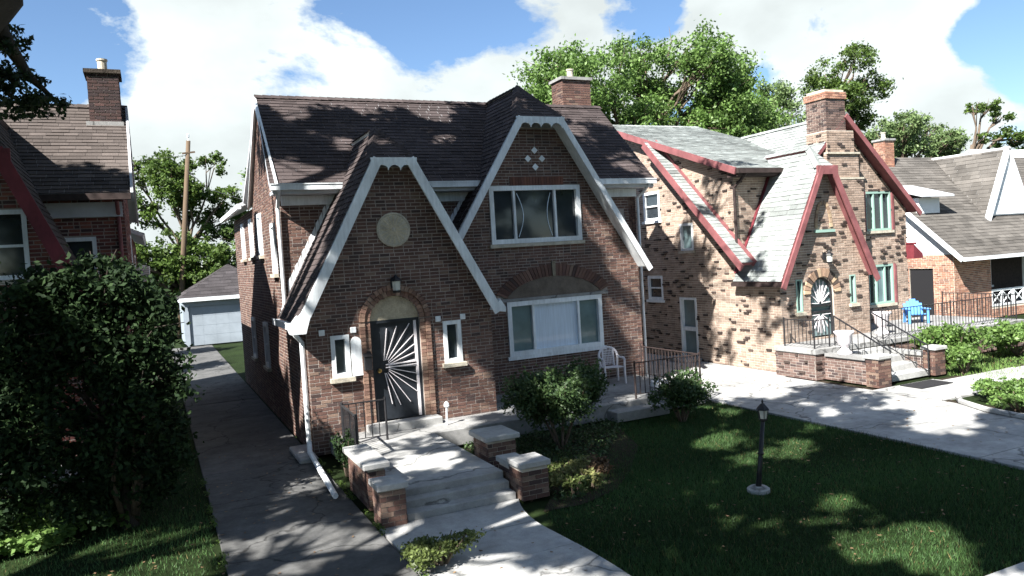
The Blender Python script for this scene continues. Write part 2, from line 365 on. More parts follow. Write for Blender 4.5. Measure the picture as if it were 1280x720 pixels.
# ================================================================ the setting
def sheet(name, pts, z, m, kind='structure'):
    b = MB(); b.add([(x, y, z) for x, y in pts], [tuple(range(len(pts)))]); o = b.build(name, M[m], None); o['kind'] = kind; return o
sheet('ground', [(-400, -60), (700, -60), (700, 900), (-400, 900)], -.05, 'turf')
def paving(name, rects, m, top=.0, gap=.018, seed=3, label=None):
    """a paved strip: its slabs one by one on a bed, joints open between them"""
    xs = [r[0] for r in rects]+[r[2] for r in rects]; ys = [r[1] for r in rects]+[r[3] for r in rects]
    b = MB(); b.add([(min(xs)+.02, min(ys)+.02, top-.03), (max(xs)-.02, min(ys)+.02, top-.03), (max(xs)-.02, max(ys)-.02, top-.03), (min(xs)+.02, max(ys)-.02, top-.03)], [(0, 1, 2, 3)])
    o = b.build(name, M['ground'], None); o['kind'] = 'structure'; rng = random.Random(seed)
    for (x0, y0, x1, y1) in rects:
        s = MB(); t = top+rng.uniform(-.005, .005)
        s.box((x0+gap/2, y0+gap/2, top-.07), (x1-gap/2, y1-gap/2, t)); s.build('slab', M[m], o, bevel=.008)
    return o
dr = []
ys = [6, 8.2, 10.4, 12.9, 15.4, 18.2, 21, 24, 27, 30, 33, 36.5, 40, 44.3]
for i in range(len(ys)-1): dr.append((.57, ys[i], 2.64, ys[i+1]))
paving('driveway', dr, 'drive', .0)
nd = []
yn = [5.6, 8.0, 10.6, 13.2, 15.8, 18.5, 21.5, 25, 29, 34]
for i in range(len(yn)-1):
    nd.append((11.98, yn[i], 13.75, yn[i+1])); nd.append((13.75, yn[i], 15.5 if yn[i] < 15 else 15.86, yn[i+1]))
paving('neighbour_driveway', nd, 'conc', .0, seed=5)
sw = [(-9+1.5*i, 3.7, -7.5+1.5*i, 5.25) for i in range(20)]
paving('public_sidewalk', sw, 'conc', .0, seed=6)
# the front walk: slabs with a curved right edge
def front_walk():
    b = MB(); b.add([(2.7, 5.6, -.03), (4.4, 5.6, -.03), (4.7, 10.5, -.03), (2.7, 10.5, -.03)], [(0, 1, 2, 3)])
    o = b.build('front_walk', M['ground'], None); o['kind'] = 'structure'
    rr = lambda y: 4.62+.28*max(0, (y-9.2)/1.3)**2+.1*math.sin((y-6)*.9) if y > 5 else 4.5
    cuts = [5.58, 7.2, 8.55, 9.6, 10.62]
    for k in range(4):
        y0, y1 = cuts[k]+.009, cuts[k+1]-.009; n = 6
        lx = lambda y: 2.66 if y > 9.5 else 2.66
        top = [(2.66, y0), (rr(y0), y0)]+[(rr(y0+(y1-y0)*i/n), y0+(y1-y0)*i/n) for i in range(1, n+1)]+[(2.66, y1)]
        s = MB(); s.prism([(x, y, -.07) for x, y in top], (0, 0, .075+.004*(k % 2))); s.build('slab', M['conc'], o)
front_walk()
paving('neighbour_walk', [(15.52, 11.2, 17.7, 12.95), (17.7, 11.6, 20.5, 12.7), (20.5, 11.6, 24, 12.6), (24, 11.6, 28, 12.6)], 'conc', .0, seed=7)
paving('front_path', [(26.5, 17.2, 29.5, 18.6), (29.5, 17.2, 33, 18.6), (33, 17.2, 38, 18.6)], 'conc', .01, seed=8)

# ================================================================ the middle house
HL = 'two storey brown brick house with clipped gables, white rakes and a sunburst front door'
H = thing('brick_house', HL, 'house', (7.4, 20, 0))
WX, WY = 15.5, 17.6
FX = (1, 0, 0); LX = (0, -1, 0)
door_hole = arch(3.98-2.68, .4, 5.05-2.68, 2.60, 12, .5)
wing_out = [(0, 0), (4.03, 0), (4.03, 2.76), (2.39, 5.78), (1.51, 5.78), (0, 2.98)]
masonry(H, (2.68, 15.5, 0), FX, wing_out, [door_hole, rect(.46, 1.52, .84, 2.38), rect(2.88, 1.55, 3.29, 2.46), circle(1.93, 4.47, .33)], seed=11)
masonry(H, (2.672, 17.6, 0), LX, rect(0, 0, 2.097, 2.95), seed=12)
bump = [(0, 0), (5.94, 0), (5.94, 3.28), (3.6, 6.98), (2.34, 6.98), (0, 3.28)]
masonry(H, (6.0, 17.3, 0), FX, bump, [rect(1.63, 4.08, 4.21, 5.52), rect(1.93, 1.25, 4.69, 2.62)],
        skip=[[(1.9, 2.6)]+[(3.31+1.62*math.cos(math.pi-math.pi*i/12), 2.72+.74*math.sin(math.pi*i/12)) for i in range(13)]+[(4.7, 2.6)], rect(2.2, 5.5, 3.75, 5.76)], seed=13, thick=.3)
masonry(H, (2.68, 17.6, 0), FX, rect(0, 0, 9.47, 5.55), skip=[rect(3.5, 0, 9.1, 4.9), rect(0, 0, 3.9, 2.7)], seed=14)
lw = [(0, 0), (10.397, 0), (10.397, 5.5), (8.1, 7.9), (5.5, 5.55), (0, 5.55)]
masonry(H, (2.672, 28, 0), LX, lw, [rect(6.5, 4.2, 7.2, 5.3), rect(4.6, 4.2, 5.3, 5.3), rect(2.4, 4.2, 3.1, 5.3), rect(8.9, 3.7, 9.5, 4.9), rect(6.2, 1.2, 7.0, 2.4), rect(3.4, 1.2, 4.2, 2.4)], seed=15)
masonry(H, (12.15, 17.6, 0), (0, 1, 0), [(0, 0), (10.4, 0), (10.4, 5.5), (4.9, 5.5), (2.3, 7.8), (0, 5.5)], bricks=False)
for u0, z0, hh, ww in ((6.5, 4.2, 1.1, .7), (4.6, 4.2, 1.1, .7), (2.4, 4.2, 1.1, .7), (8.9, 3.7, 1.2, .6), (6.2, 1.2, 1.2, .8), (3.4, 1.2, 1.2, .8)):
    window(H, (2.672, 28-u0, z0), LX, ww, hh, hbars=(.5,), panes=('curtain',) if z0 > 4 else ('glass',), fw=.1, proud=.05)
SH = (.062, .05, .049)
# roof slopes
roof(H, [(2.42, 17.15, 5.65), (7.40, 17.15, 5.65), (8.95, 19.9, 8.12), (2.62, 19.9, 8.12)], FX, SH, M['soffit'], seed=21)
roof(H, [(10.55, 17.15, 5.65), (12.5, 17.15, 5.65), (12.6, 19.9, 8.12), (9.0, 19.9, 8.12)], FX, SH, M['soffit'], seed=22)
roof(H, [(2.62, 19.9, 8.12), (12.6, 19.9, 8.12), (12.5, 22.6, 5.7), (2.42, 22.6, 5.7)], FX, SH, M['soffit'], seed=23)
roof(H, [(2.35, 22.45, 5.72), (2.35, 28.4, 5.72), (5.5, 26, 7.1), (5.5, 22.0, 7.1)], (0, 1, 0), SH, M['soffit'], seed=24)
# broad gable
roof(H, [(11.99, 16.8, 3.32), (9.563, 16.8, 7.15), (8.93, 17.95, 8.15), (8.93, 19.9, 8.15), (10.5, 17.6, 5.67), (11.99, 17.6, 3.32)], (0, 1, 0), SH, M['white'], seed=25, thick=.07)
roof(H, [(6.2, 16.8, 3.84), (8.297, 16.8, 7.15), (8.93, 17.95, 8.15), (8.93, 19.9, 8.15), (7.4, 17.6, 5.73), (6.2, 17.6, 3.84)], (0, 1, 0), SH, M['white'], seed=26, thick=.07)
roof(H, [(8.297, 16.8, 7.15), (9.563, 16.8, 7.15), (8.93, 17.95, 8.15)], FX, SH, M['white'], seed=27)
# door wing
roof(H, [(6.81, 15.2, 2.72), (5.08, 15.2, 5.92), (4.63, 16.4, 6.75), (4.63, 18.35, 6.75), (5.22, 17.3, 5.65), (6.81, 17.3, 2.72)], (0, 1, 0), SH, M['white'], seed=28)
roof(H, [(2.45, 15.2, 2.72), (4.18, 15.2, 5.92), (4.63, 16.4, 6.75), (4.63, 18.35, 6.75), (4.04, 17.6, 5.65), (2.45, 17.6, 2.72)], (0, 1, 0), SH, M['white'], seed=29)
roof(H, [(4.18, 15.2, 5.92), (5.08, 15.2, 5.92), (4.63, 16.4, 6.75)], FX, SH, M['white'], seed=30)
def ridgecaps(parent, p, q, m=SH, seed=4):
    p = Vector(p); q = Vector(q); L = (q-p).length; t = (q-p)/L; n = max(1, int(L/.2)); rng = random.Random(seed)
    s = t.cross(Z).normalized(); b = MB()
    for i in range(n):
        a = p+t*(L*i/n); e = p+t*(L*(i+1)/n+.03); k = rng.uniform(.75, 1.25); c = tuple(x*k for x in m)
        b.add([a+s*.13-Z*.07, a+Z*.03, a-s*.13-Z*.07, e+s*.13-Z*.085, e+Z*.015, e-s*.13-Z*.085], [(0, 1, 4, 3), (1, 2, 5, 4), (0, 2, 1)], c)
    b.build('ridge_cap', M['shingle'], parent, 'stuff')
for p, q in (((2.6, 19.9, 8.14), (12.62, 19.9, 8.14)), ((8.93, 17.93, 8.17), (8.93, 19.9, 8.17)), ((4.63, 16.38, 6.77), (4.63, 18.3, 6.77)), ((4.18, 15.2, 5.95), (4.63, 16.4, 6.78)), ((5.08, 15.2, 5.95), (4.63, 16.4, 6.78)), ((8.297, 16.8, 7.18), (8.93, 17.95, 8.18)), ((9.563, 16.8, 7.18), (8.93, 17.95, 8.18))):
    ridgecaps(H, p, q)
# white rake boards, clipped top board with a scalloped lower edge
def rake(parent, p, q, m='white', h=.2, w_=.05, drop=.11, name='rake_board'):
    p = Vector(p); q = Vector(q); t = (q-p).normalized(); n = Vector((0, 1, 0)).cross(t)
    if n.z < 0: n = -n
    b = MB(); b.beam(p-n*drop, q-n*drop, w_, h, up=n); return b.build(name, M[m], parent, bevel=.006)
rake(H, (6.86, 15.17, 2.63), (5.06, 15.17, 5.96)); rake(H, (2.40, 15.17, 2.63), (4.20, 15.17, 5.96))
rake(H, (12.04, 16.77, 3.24), (9.54, 16.77, 7.19), h=.15, drop=.085); rake(H, (6.46, 16.77, 4.25), (8.32, 16.77, 7.19), h=.17, drop=.095)
def scallop(parent, x0, x1, y, z, h, m='white', n=3):
    pts = [(x0, y, z), (x1, y, z), (x1-.04, y, z-h)]
    ww = (x1-x0-.2)/n
    for i in range(n):
        a = x1-.1-ww*i
        for k in range(0, 7):
            g = math.pi*k/6; pts.append((a-ww/2+ww/2*math.cos(g), y, z-h*.98+h*.42*math.sin(g)))
    pts.append((x0+.04, y, z-h))
    b = MB(); b.prism(pts, (0, .045, 0)); b.build('valance', M[m], parent)
scallop(H, 4.14, 5.12, 15.148, 5.93, .27); scallop(H, 8.26, 9.60, 16.748, 7.16, .27, n=4)
def cornice():
    for x0, x1 in ((2.42, 3.98), (5.3, 7.38), (10.57, 12.5)):
        part(H, 'gutter', 'white', lambda b: (b.box((x0, 17.03, 5.5), (x1, 17.14, 5.63)), b.box((x0, 17.015, 5.615), (x1, 17.03, 5.64))))
        part(H, 'soffit', 'soffit', lambda b: b.box((x0+.05, 17.142, 5.42), (x1-.03, 17.56, 5.5)))
        part(H, 'frieze', 'white', lambda b: b.box((max(x0, 2.7), 17.5, 5.2), (min(x1, 12.14), 17.59, 5.41)))
cornice()
# step flashing where the wing roofs die into the front wall
def flashing(x0, z0, x1, z1, y, n):
    b = MB()
    for i in range(n):
        a, c = i/n, (i+1)/n
        xa, za, xb, zb = x0+(x1-x0)*a, z0+(z1-z0)*a, x0+(x1-x0)*c, z0+(z1-z0)*c
        b.prism([(xa, y, za-.05), (xb, y, zb-.05), (xb-.02*(1 if x1 > x0 else -1), y, zb+.16), (xa, y, za+.22-.03*(i % 2))], (0, -.012-.004*(i % 2), 0))
    b.build('flashing', M['white'], H)
flashing(2.72, 3.3, 3.95, 5.5, 17.57, 14); flashing(6.6, 4.5, 7.36, 5.6, 17.57, 8)
# gable end rake on the driveway side
for a, c in (((2.56, 17.1, 5.55), (2.60, 19.9, 8.02)), ((2.60, 19.9, 8.02), (2.56, 22.6, 5.6))):
    part(H, 'rake_board', 'white', lambda b: b.beam(a, c, .05, .2))
part(H, 'gutter', 'white', lambda b: b.box((2.27, 22.5, 5.56), (2.37, 28.4, 5.7)))
part(H, 'gutter', 'white', lambda b: (b.box((2.33, 15.2, 2.58), (2.46, 17.62, 2.7)), b.box((2.32, 15.2, 2.69), (2.335, 17.62, 2.72))))
part(H, 'rake_return', 'white', lambda b: b.prism([(2.34, 15.14, 2.5), (2.62, 15.14, 2.5), (2.72, 15.14, 2.82), (2.56, 15.14, 2.92), (2.30, 15.14, 2.62)], (0, .3, 0)))
part(H, 'rake_return', 'white', lambda b: b.prism([(6.66, 15.14, 2.62), (6.92, 15.14, 2.56), (6.93, 15.14, 2.66), (6.8, 15.14, 2.86)], (0, .3, 0)))
part(H, 'downspout', 'white', lambda b: b.tube([(2.6, 17.08, 5.5), (2.6, 17.2, 5.4), (2.61, 17.52, 5.15), (2.61, 17.53, 3.0), (2.5, 17.5, 2.72)], .042))
part(H, 'downspout', 'white', lambda b: b.tube([(2.42, 15.5, 2.58), (2.48, 15.55, 2.45), (2.60, 15.6, 2.3), (2.6, 15.6, .32), (2.55, 15.3, .14), (2.42, 12.4, .05)], .05))
part(H, 'downspout', 'white', lambda b: b.tube([(12.3, 17.08, 5.5), (12.3, 17.3, 5.35), (12.2, 17.54, 5.15), (12.2, 17.54, .2)], .035))
part(H, 'foundation_block', 'conc', lambda b: b.box((2.3, 15.0, 0), (2.66, 16.3, .1)), bevel=.02)
# chimney
C1 = thing_c = None
def chimney(parent, x0, y0, x1, y1, z0, z1, pal, mort, cap=True, seed=50, pots=2, clinker=0, capm='conc2'):
    cb = MB(); cb.box((x0+.2, y0+.2, z0), (x1-.2, y1-.2, z1-.02)); co = cb.build('chimney', M[mort], parent)
    class _P: pass
    masonry_child(co, x0, y0, x1, y1, z0, z1, pal, mort, seed, clinker)
    if cap:
        kb = MB(); kb.box((x0-.06, y0-.06, z1), (x1+.06, y1+.06, z1+.09)); kb.build('chimney_cap', M[capm], co)
        for i in range(pots):
            pb = MB(); pb.lathe((x0+(x1-x0)*(i+.5)/pots, (y0+y1)/2, z1+.09), [(.13, 0), (.13, .05), (.1, .08), (.1, .26), (.12, .28), (.12, .32), (.08, .32)], 12); pb.build('chimney_pot', M['stone'], co)
    return co
def masonry_child(co, x0, y0, x1, y1, z0, z1, pal, mort, seed, clinker):
    rng = random.Random(seed); pick = picker(pal, rng); b = MB(); c = .074; j = .016
    b2 = MB(); b2.box((x0+.008, y0+.008, z0), (x1-.008, y1-.008, z1)); b2.build('mortar', M[mort], co)
    r = 0; z = z0
    while z < z1-.03:
        zz = min(z+c-j, z1)
        for (a0, a1, ax) in ((x0, x1, 0), (y0, y1, 1)):
            for side in (0, 1):
                u = a0-(.1 if r % 2 else 0)
                while u < a1:
                    s, e = max(u, a0+.002), min(u+.199, a1-.002); u += .215
                    if e-s < .02: continue
                    p = rng.uniform(0, .006); col_ = pick()
                    if clinker and rng.random() < clinker: p += rng.uniform(.01, .03); col_ = (.06, .045, .04)
                    if ax == 0: b.box((s, (y0-p if side == 0 else y1-.02), z), (e, (y0+.02 if side == 0 else y1+p), zz), col_)
                    else: b.box(((x0-p if side == 0 else x1-.02), s, z), ((x0+.02 if side == 0 else x1+p), e, zz), col_)
        z += c; r += 1
    b.build('bricks', M['brick'], co, 'stuff')
chimney(H, 11.85, 20.7, 12.85, 21.4, 6.2, 9.12, PAL_MAIN, 'mortar', pots=1)
# windows of the front
window(H, (7.63, 17.3, 4.08), FX, 2.58, 1.44, (.265, .715), ('glass', 'glass', 'glass'), fw=.115, proud=.05, sill='brownsill' if 'brownsill' in M else 'stone', shelf=.03, label='upper triple window in white frame under the broad gable')
window(H, (7.93, 17.3, 1.25), FX, 2.76, 1.37, (.265, .745), ('tealglass', 'curtain', 'tealglass'), fw=.115, proud=.05, sill='white', shelf=.02, label='large triple window with pale curtained middle pane')
window(H, (3.14, 15.5, 1.52), FX, .38, .86, (), ('glass',), fw=.085, proud=.04, sill='stone', shelf=.09)
window(H, (5.56, 15.5, 1.55), FX, .41, .91, (), ('glass',), fw=.085, proud=.04, sill='stone', shelf=.09)
# curtains drawn aside behind the upper middle pane
for cx in (8.42, 9.38):
    b = MB()
    for i in range(8):
        t0, t1 = i/8, (i+1)/8; bow = lambda t: cx+(.16 if cx < 9 else -.12)*math.sin(math.pi*t)
        b.beam((bow(t0), 17.345, 4.24+1.1*t0), (bow(t1), 17.345, 4.24+1.1*t1), .016, .006, up=(0, 1, 0))
    b.build('curtain', M['curtain'], H)
# white jamb block standing beside the narrow window left of the door
part(H, 'shutter', 'white', lambda b: b.prism([(3.545, 15.44, 1.52), (3.76, 15.44, 1.52), (3.76, 15.44, 2.2)]+[(3.6525+.1075*math.cos(math.pi*i/8), 15.44, 2.2+.12*math.sin(math.pi*i/8)) for i in range(1, 8)]+[(3.545, 15.44, 2.2)], (0, .05, 0)))
part(H, 'mailbox', 'black', lambda b: (b.box((3.78, 15.34, 1.62), (4.0-.07, 15.49, 1.9)), b.prism([(3.77, 15.32, 1.9), (3.77, 15.49, 1.9), (3.77, 15.49, 2.0)], (.17, 0, 0))))
for (x, y, z) in ((2.98, 15.46, 2.46), (3.62, 15.46, 2.46), (5.46, 15.46, 2.52), (6.03, 15.46, 2.52)):
    part(H, 'corner_stone', 'white', lambda b: b.box((x-.06, y, z-.06), (x+.06, y+.03, z+.06)), bevel=.008)
for dx, dz in ((0, .21), (0, -.21), (.2, 0), (-.2, 0)):
    cx, cz = 8.97+dx, 6.2+dz
    part(H, 'diamond_stone', 'white', lambda b: b.prism([(cx, 17.275, cz-.09), (cx+.09, 17.275, cz), (cx, 17.275, cz+.09), (cx-.09, 17.275, cz)], (0, .03, 0)))
# soldier course over the upper window, stone lintel band
rng = random.Random(5); pk = picker([((.19, .085, .06), 3), ((.14, .065, .05), 3)], rng)
for i in range(19):
    b = MB(); x = 8.22+i*.081; b.box((x, 17.275, 5.53), (x+.07, 17.31, 5.75), pk()); b.build('brick', M['brick'], H)
# segmental arch over the lower window
def voussoirs(cx, y, zc, rx, rz, thick, n, a0, a1, proud, m='brick', pal=PAL_MAIN, seed=9, key=False):
    rng = random.Random(seed); pk = picker(pal, rng)
    for i in range(n):
        g0 = a0+(a1-a0)*(i+.06)/n; g1 = a0+(a1-a0)*(i+.94)/n
        f = lambda g, k: (cx+(rx+k)*math.cos(g), y, zc+(rz+k)*math.sin(g))
        b = MB(); iskey = key and i == n//2; t = thick+(.08 if iskey else 0)
        b.prism([f(g0, 0), f(g1, 0), f(g1, t), f(g0, t)], (0, -proud-(.03 if iskey else rng.uniform(0, .008)), 0), (.5, .47, .42) if iskey else pk())
        b.build('brick' if not iskey else 'keystone', M['stone'] if iskey else M[m], H)
voussoirs(9.31, 17.295, 2.40, 1.5, .8, .3, 37, math.pi*.13, math.pi*.87, .025, key=True)
part(H, 'tympanum', 'stone', lambda b: b.prism([(8.0, 17.292, 2.63)]+[(9.31+1.48*math.cos(g), 17.292, 2.40+.8*math.sin(g)) for g in [math.pi*(.87-.74*i/14) for i in range(15)]]+[(10.62, 17.292, 2.63)], (0, -.012, 0), (.3, .27, .27)))
part(H, 'lintel', 'conc2', lambda b: b.box((7.7, 17.25, 2.625), (10.9, 17.3, 2.70)))
# door surround: two orders of header bricks, stone tympanum, medallion
def surround(cx, y, z0, zs, r, rise, thick, proud, seed):
    rng = random.Random(seed); pk = picker([((.24, .15, .11), 3), ((.18, .105, .08), 3), ((.29, .2, .15), 2)], rng)
    z = z0
    while z < zs-.03:
        for s in (-1, 1):
            b = MB(); x0 = cx+s*r; x1 = cx+s*(r+thick); b.box((min(x0, x1), y-proud-rng.uniform(0, .006), z), (max(x0, x1), y+.02, z+.064), pk()); b.build('brick', M['brick'], H)
        z += .074
    n = int(math.pi*(r+rise)/2/.085)
    for i in range(n):
        g0 = math.pi*(i+.06)/n; g1 = math.pi*(i+.94)/n
        f = lambda g, k: (cx+(r+k)*math.cos(g), y+.02, zs+(rise+k)*math.sin(g))
        b = MB(); b.prism([f(g0, 0), f(g1, 0), f(g1, thick), f(g0, thick)], (0, -.02-proud-rng.uniform(0, .006), 0), pk()); b.build('brick', M['brick'], H)
surround(4.515, 15.5, .5, 2.60, .54, .5, .105, .025, 31)
surround(4.515, 15.5, .36, 2.60, .655, .615, .105, .06, 32)
part(H, 'tympanum', 'stone', lambda b: b.prism([(4.515+.53*math.cos(math.pi*i/14), 15.56, 2.60+.49*math.sin(math.pi*i/14)) for i in range(15)], (0, .05, 0), (.95, .9, .8)))
def medallion():
    b = MB(); b.lathe((0, 0, 0), [(.36, 0), (.36, .05), (.33, .065), (.31, .045), (.05, .05), (.02, .07)], 28)
    for v in range(len(b.v)):
        x, y, z = b.v[v]; b.v[v] = (4.61+x, 15.5-z, 4.47+y)
    mo = b.build('medallion', M['stone'], H)
    for i in range(16):
        g = 2*math.pi*i/16
        k = MB(); k.beam((4.61+.05*math.cos(g), 15.447, 4.47+.05*math.sin(g)), (4.61+.29*math.cos(g), 15.447, 4.47+.29*math.sin(g)), .03, .02, up=(0, 1, 0), c=(1.1, 1.05, .95)); k.build('ray', M['stone'], mo)
medallion()
def lantern(parent, x, y, z):
    l = MB(); l.box((x-.06, y-.03, z-.1), (x+.06, y, z+.12)); l.tube([(x, y-.02, z+.1), (x, y-.14, z+.16), (x, y-.2, z+.1)], .014, 6)
    l.lathe((x, y-.2, z-.2), [(.07, 0), (.09, .03), (.09, .05), (.03, .05)], 6); l.lathe((x, y-.2, z+.04), [(.12, 0), (.1, .04), (.03, .1), (.01, .14)], 6)
    lo = l.build('wall_lantern', M['black'], parent); g = MB(); g.lathe((x, y-.2, z-.15), [(.075, 0), (.09, .19)], 6); g.build('lamp_glass', M['lampglass'], lo)
lantern(H, 4.53, 15.46, 3.36)
def front_door():
    b = MB(); x0, x1, y, z0, z1 = 3.98, 5.05, 15.6, .5, 2.6
    b.box((x0+.05, y, z0), (x1-.05, y+.05, z1-.06)); d_ = b.build('door', M['doorwood'], H)
    f = MB(); f.box((x0, y-.05, z0), (x0+.06, y+.08, z1)); f.box((x1-.06, y-.05, z0), (x1, y+.08, z1)); f.box((x0+.06, y-.05, z1-.06), (x1-.06, y+.08, z1)); f.build('door_frame', M['doorwood'], d_)
    f = MB(); f.box((x1-.115, y-.04, z0), (x1-.062, y-.003, z1-.06)); f.build('door_edge_trim', M['plastic'], d_)
    cx, cz = x0+.24, 1.62
    ends = [(x0+.36, 2.42), (x0+.58, 2.45), (x0+.86, 2.48), (x1-.13, 2.24), (x1-.13, 2.03), (x1-.13, 1.86), (x1-.13, 1.70), (x1-.13, 1.57), (x1-.13, 1.41), (x1-.13, 1.22), (x1-.13, 1.02), (x0+.78, .82), (x0+.56, .78), (x0+.38, .82)]
    for ex, ez in ends:
        k = MB(); sx, sz = cx+(ex-cx)*.16, cz+(ez-cz)*.16; k.beam((sx, y-.035, sz), (ex, y-.035, ez), .014, .016, up=(0, 1, 0)); k.build('grille_ray', M['plastic'], d_)
    for zz in (1.66, 1.60):
        k = MB(); k.beam((cx+.05, y-.045, zz), (x1-.13, y-.045, zz+.01), .02, .03, up=(0, 1, 0)); k.build('grille_bar', M['plastic'], d_)
    k = MB(); k.lathe((0, 0, 0), [(.02, 0), (.045, .02), (.045, .05), (.02, .07)], 10)
    k.v = [(x0+.15+a, y-.02-c, 1.55+e) for a, e, c in k.v]; k.build('door_knob', M['brass'], d_)
front_door()

# ================================================================ stoop and terrace of the middle house
PT = thing('front_porch', 'grey concrete stoop and terrace with low brick piers before the sunburst door', 'porch', (5, 13.5, 0))
part(PT, 'landing', 'conc', lambda b: b.box((3.08, 11.07, 0), (4.84, 14.38, .35)), bevel=.015)
part(PT, 'terrace_floor', 'conc2', lambda b: b.box((3.0, 14.4, 0), (11.7, 17.29, .345)), bevel=.015)
part(PT, 'step', 'conc', lambda b: b.box((3.08, 10.63, -.02), (4.84, 10.9, .118)), bevel=.012)
part(PT, 'step', 'conc', lambda b: b.box((3.08, 10.86, -.02), (4.84, 11.1, .235)), bevel=.012)
part(PT, 'step', 'conc', lambda b: b.box((3.75, 15.12, .3), (5.3, 15.5, .49)), bevel=.012)
part(PT, 'step', 'conc2', lambda b: b.box((8.9, 14.0, 0), (10.3, 14.42, .22)), bevel=.012)
BR = {}
def brick_mesh(lx, ly, lz):
    k = (round(lx, 3), round(ly, 3), round(lz, 3))
    if k not in BR:
        BR[k] = []
        for i in range(5):
            me = bpy.data.meshes.new('brick'); b = MB(); b.box((0, 0, 0), (lx, ly, lz)); me.from_pydata(b.v, [], b.f)
            at = me.attributes.new('col', 'FLOAT_COLOR', 'FACE'); c = PAL_MAIN[i][0]; at.data.foreach_set('color', list((*c, 1))*6)
            me.materials.append(M['brick']); BR[k].append(me)
    return BR[k]
def brick_pier(parent, x0, y0, x1, y1, z1, cap=.09, over=.04, seed=1, z0=0, pal_light=False):
    """core of mortar, single bricks on the three faces one can see, a concrete cap"""
    rng = random.Random(seed); b = MB(); b.box((x0+.012, y0+.012, z0), (x1-.012, y1-.012, z1)); po = b.build('pier', M['mortar_pale'], parent)
    r = 0; z = z0+.005; c = .075
    while z+.06 <= z1+.01:
        n = max(1, round((x1-x0)/.21)); L = (x1-x0)/n
        m_ = max(1, round((y1-y0)/.21)); Ly = (y1-y0)/m_
        sh = .5 if r % 2 else 0
        for (nn, LL, ax) in ((n, L, 0), (m_, Ly, 1)):
            cuts = [0]+[(i+sh)*LL for i in range(0 if sh else 1, nn)]+[nn*LL]
            for i in range(len(cuts)-1):
                s = cuts[i+1]-cuts[i]-.012
                for side in ((0,) if ax == 0 else (0, 1)):
                    me = rng.choice(brick_mesh(s, .05, .064) if ax == 0 else brick_mesh(.05, s, .064))
                    o = bpy.data.objects.new('brick', me); col.objects.link(o); o.parent = po
                    p = rng.uniform(-.003, .003)
                    if ax == 0: o.location = (x0+cuts[i]+.006, y0+p, z)
                    else: o.location = ((x0+p if side == 0 else x1-.05-p), y0+cuts[i]+.006, z)
        z += c; r += 1
    k = MB(); k.box((x0-over, y0-over, z1), (x1+over, y1+over, z1+cap)); k.build('cap', M['cap'], po, bevel=.012)
    return po
brick_pier(PT, 2.68, 10.55, 3.06, 10.98, .54, seed=1)
brick_pier(PT, 2.74, 11.45, 3.02, 12.75, .64, seed=2, over=.07)
brick_pier(PT, 4.87, 10.45, 5.33, 10.92, .50, seed=3, over=.035)
brick_pier(PT, 4.90, 10.98, 5.2, 11.4, .42, seed=4, over=.03)
brick_pier(PT, 4.92, 11.85, 5.45, 12.5, .64, seed=5, over=.06)
def railing(parent, pts, z0, h, m='black', gap=.13, r=.011, name='railing', post=.022):
    b = MB()
    for i in range(len(pts)-1):
        p = Vector(pts[i]); q = Vector(pts[i+1]); L = (q-p).length; n = max(2, int(L/gap))
        b.beam(p+Z*h, q+Z*h, .045, .02); b.beam(p+Z*.1, q+Z*.1, .022, .012)
        for k in range(1, n): a = p+(q-p)*k/n; b.tube([a+Z*.1, a+Z*h], r, 5)
    for p in pts: p = Vector(p); b.tube([p, p+Z*(h+.05)], post, 6)
    return b.build(name, M[m], parent)
railing(PT, [(9.75, 14.5, .345), (11.6, 14.5, .345), (11.6, 16.9, .345)], 0, .82, 'brown_iron')
railing(PT, [(3.05, 14.45, .345), (3.9, 14.45, .345)], 0, .8, 'black')
railing(PT, [(3.0, 13.1, .345), (3.05, 14.4, .345)], 0, .8, 'black')
# ================================================================ the tan clinker brick house on the right
T = thing('brick_house', 'tan clinker brick house with grey roof and faded red rakes beside the concrete driveway', 'house', (19.6, 21, 0))
GS = (.25, .27, .262); CK = .085
tl = [(0, 0), (13.147, 0), (13.147, 5.8), (6.3, 8.28), (0, 5.9)]
masonry(T, (15.892, 31, 0), LX, tl, [rect(8.51, 4.7, 9.46, 5.7), rect(8.53, 1.94, 9.4, 2.77), rect(10.5, 3.6, 11.16, 4.49), rect(10.3, .08, 11.15, 2.05)], PAL_TAN, 'mortar_pale', seed=41, clinker=CK)
tf = [(0, 0), (7.45, 0), (7.45, 4.55), (4.45, 7.45), (2.9, 5.85), (0, 5.85)]
masonry(T, (15.9, 17.85, 0), FX, tf, [rect(5.5, 3.87, 6.72, 5.17), rect(5.5, 1.41, 6.72, 2.73)], PAL_TAN, 'mortar_pale', seed=42, clinker=CK, skip=[rect(0, 0, 3.4, 2.4)])
tw = [(0, 0), (3.52, 0), (3.52, 2.62), (1.99, 5.66), (1.41, 5.66), (0, 2.86)]
tdoor = arch(1.13, .85, 2.05, 2.15, 12)
masonry(T, (15.9, 16.18, 0), FX, tw, [tdoor, rect(.58, 1.66, .82, 2.6), rect(2.72, 1.75, 2.96, 2.6)], PAL_TAN, 'mortar_pale', seed=43, clinker=CK)
masonry(T, (15.892, 17.85, 0), LX, rect(0, 0, 1.667, 2.8), [], PAL_TAN, 'mortar_pale', seed=44, clinker=CK)
masonry(T, (23.358, 17.85, 0), (0, 1, 0), rect(.003, 0, 10, 4.6), [], PAL_TAN, 'mortar_pale', seed=45, clinker=CK)
roof(T, [(15.6, 17.4, 5.93), (18.62, 17.4, 5.93), (20.35, 22.3, 7.65), (20.35, 24.7, 8.49), (15.6, 24.7, 8.49)], FX, GS, M['pinkred'], seed=51, exp=.15)
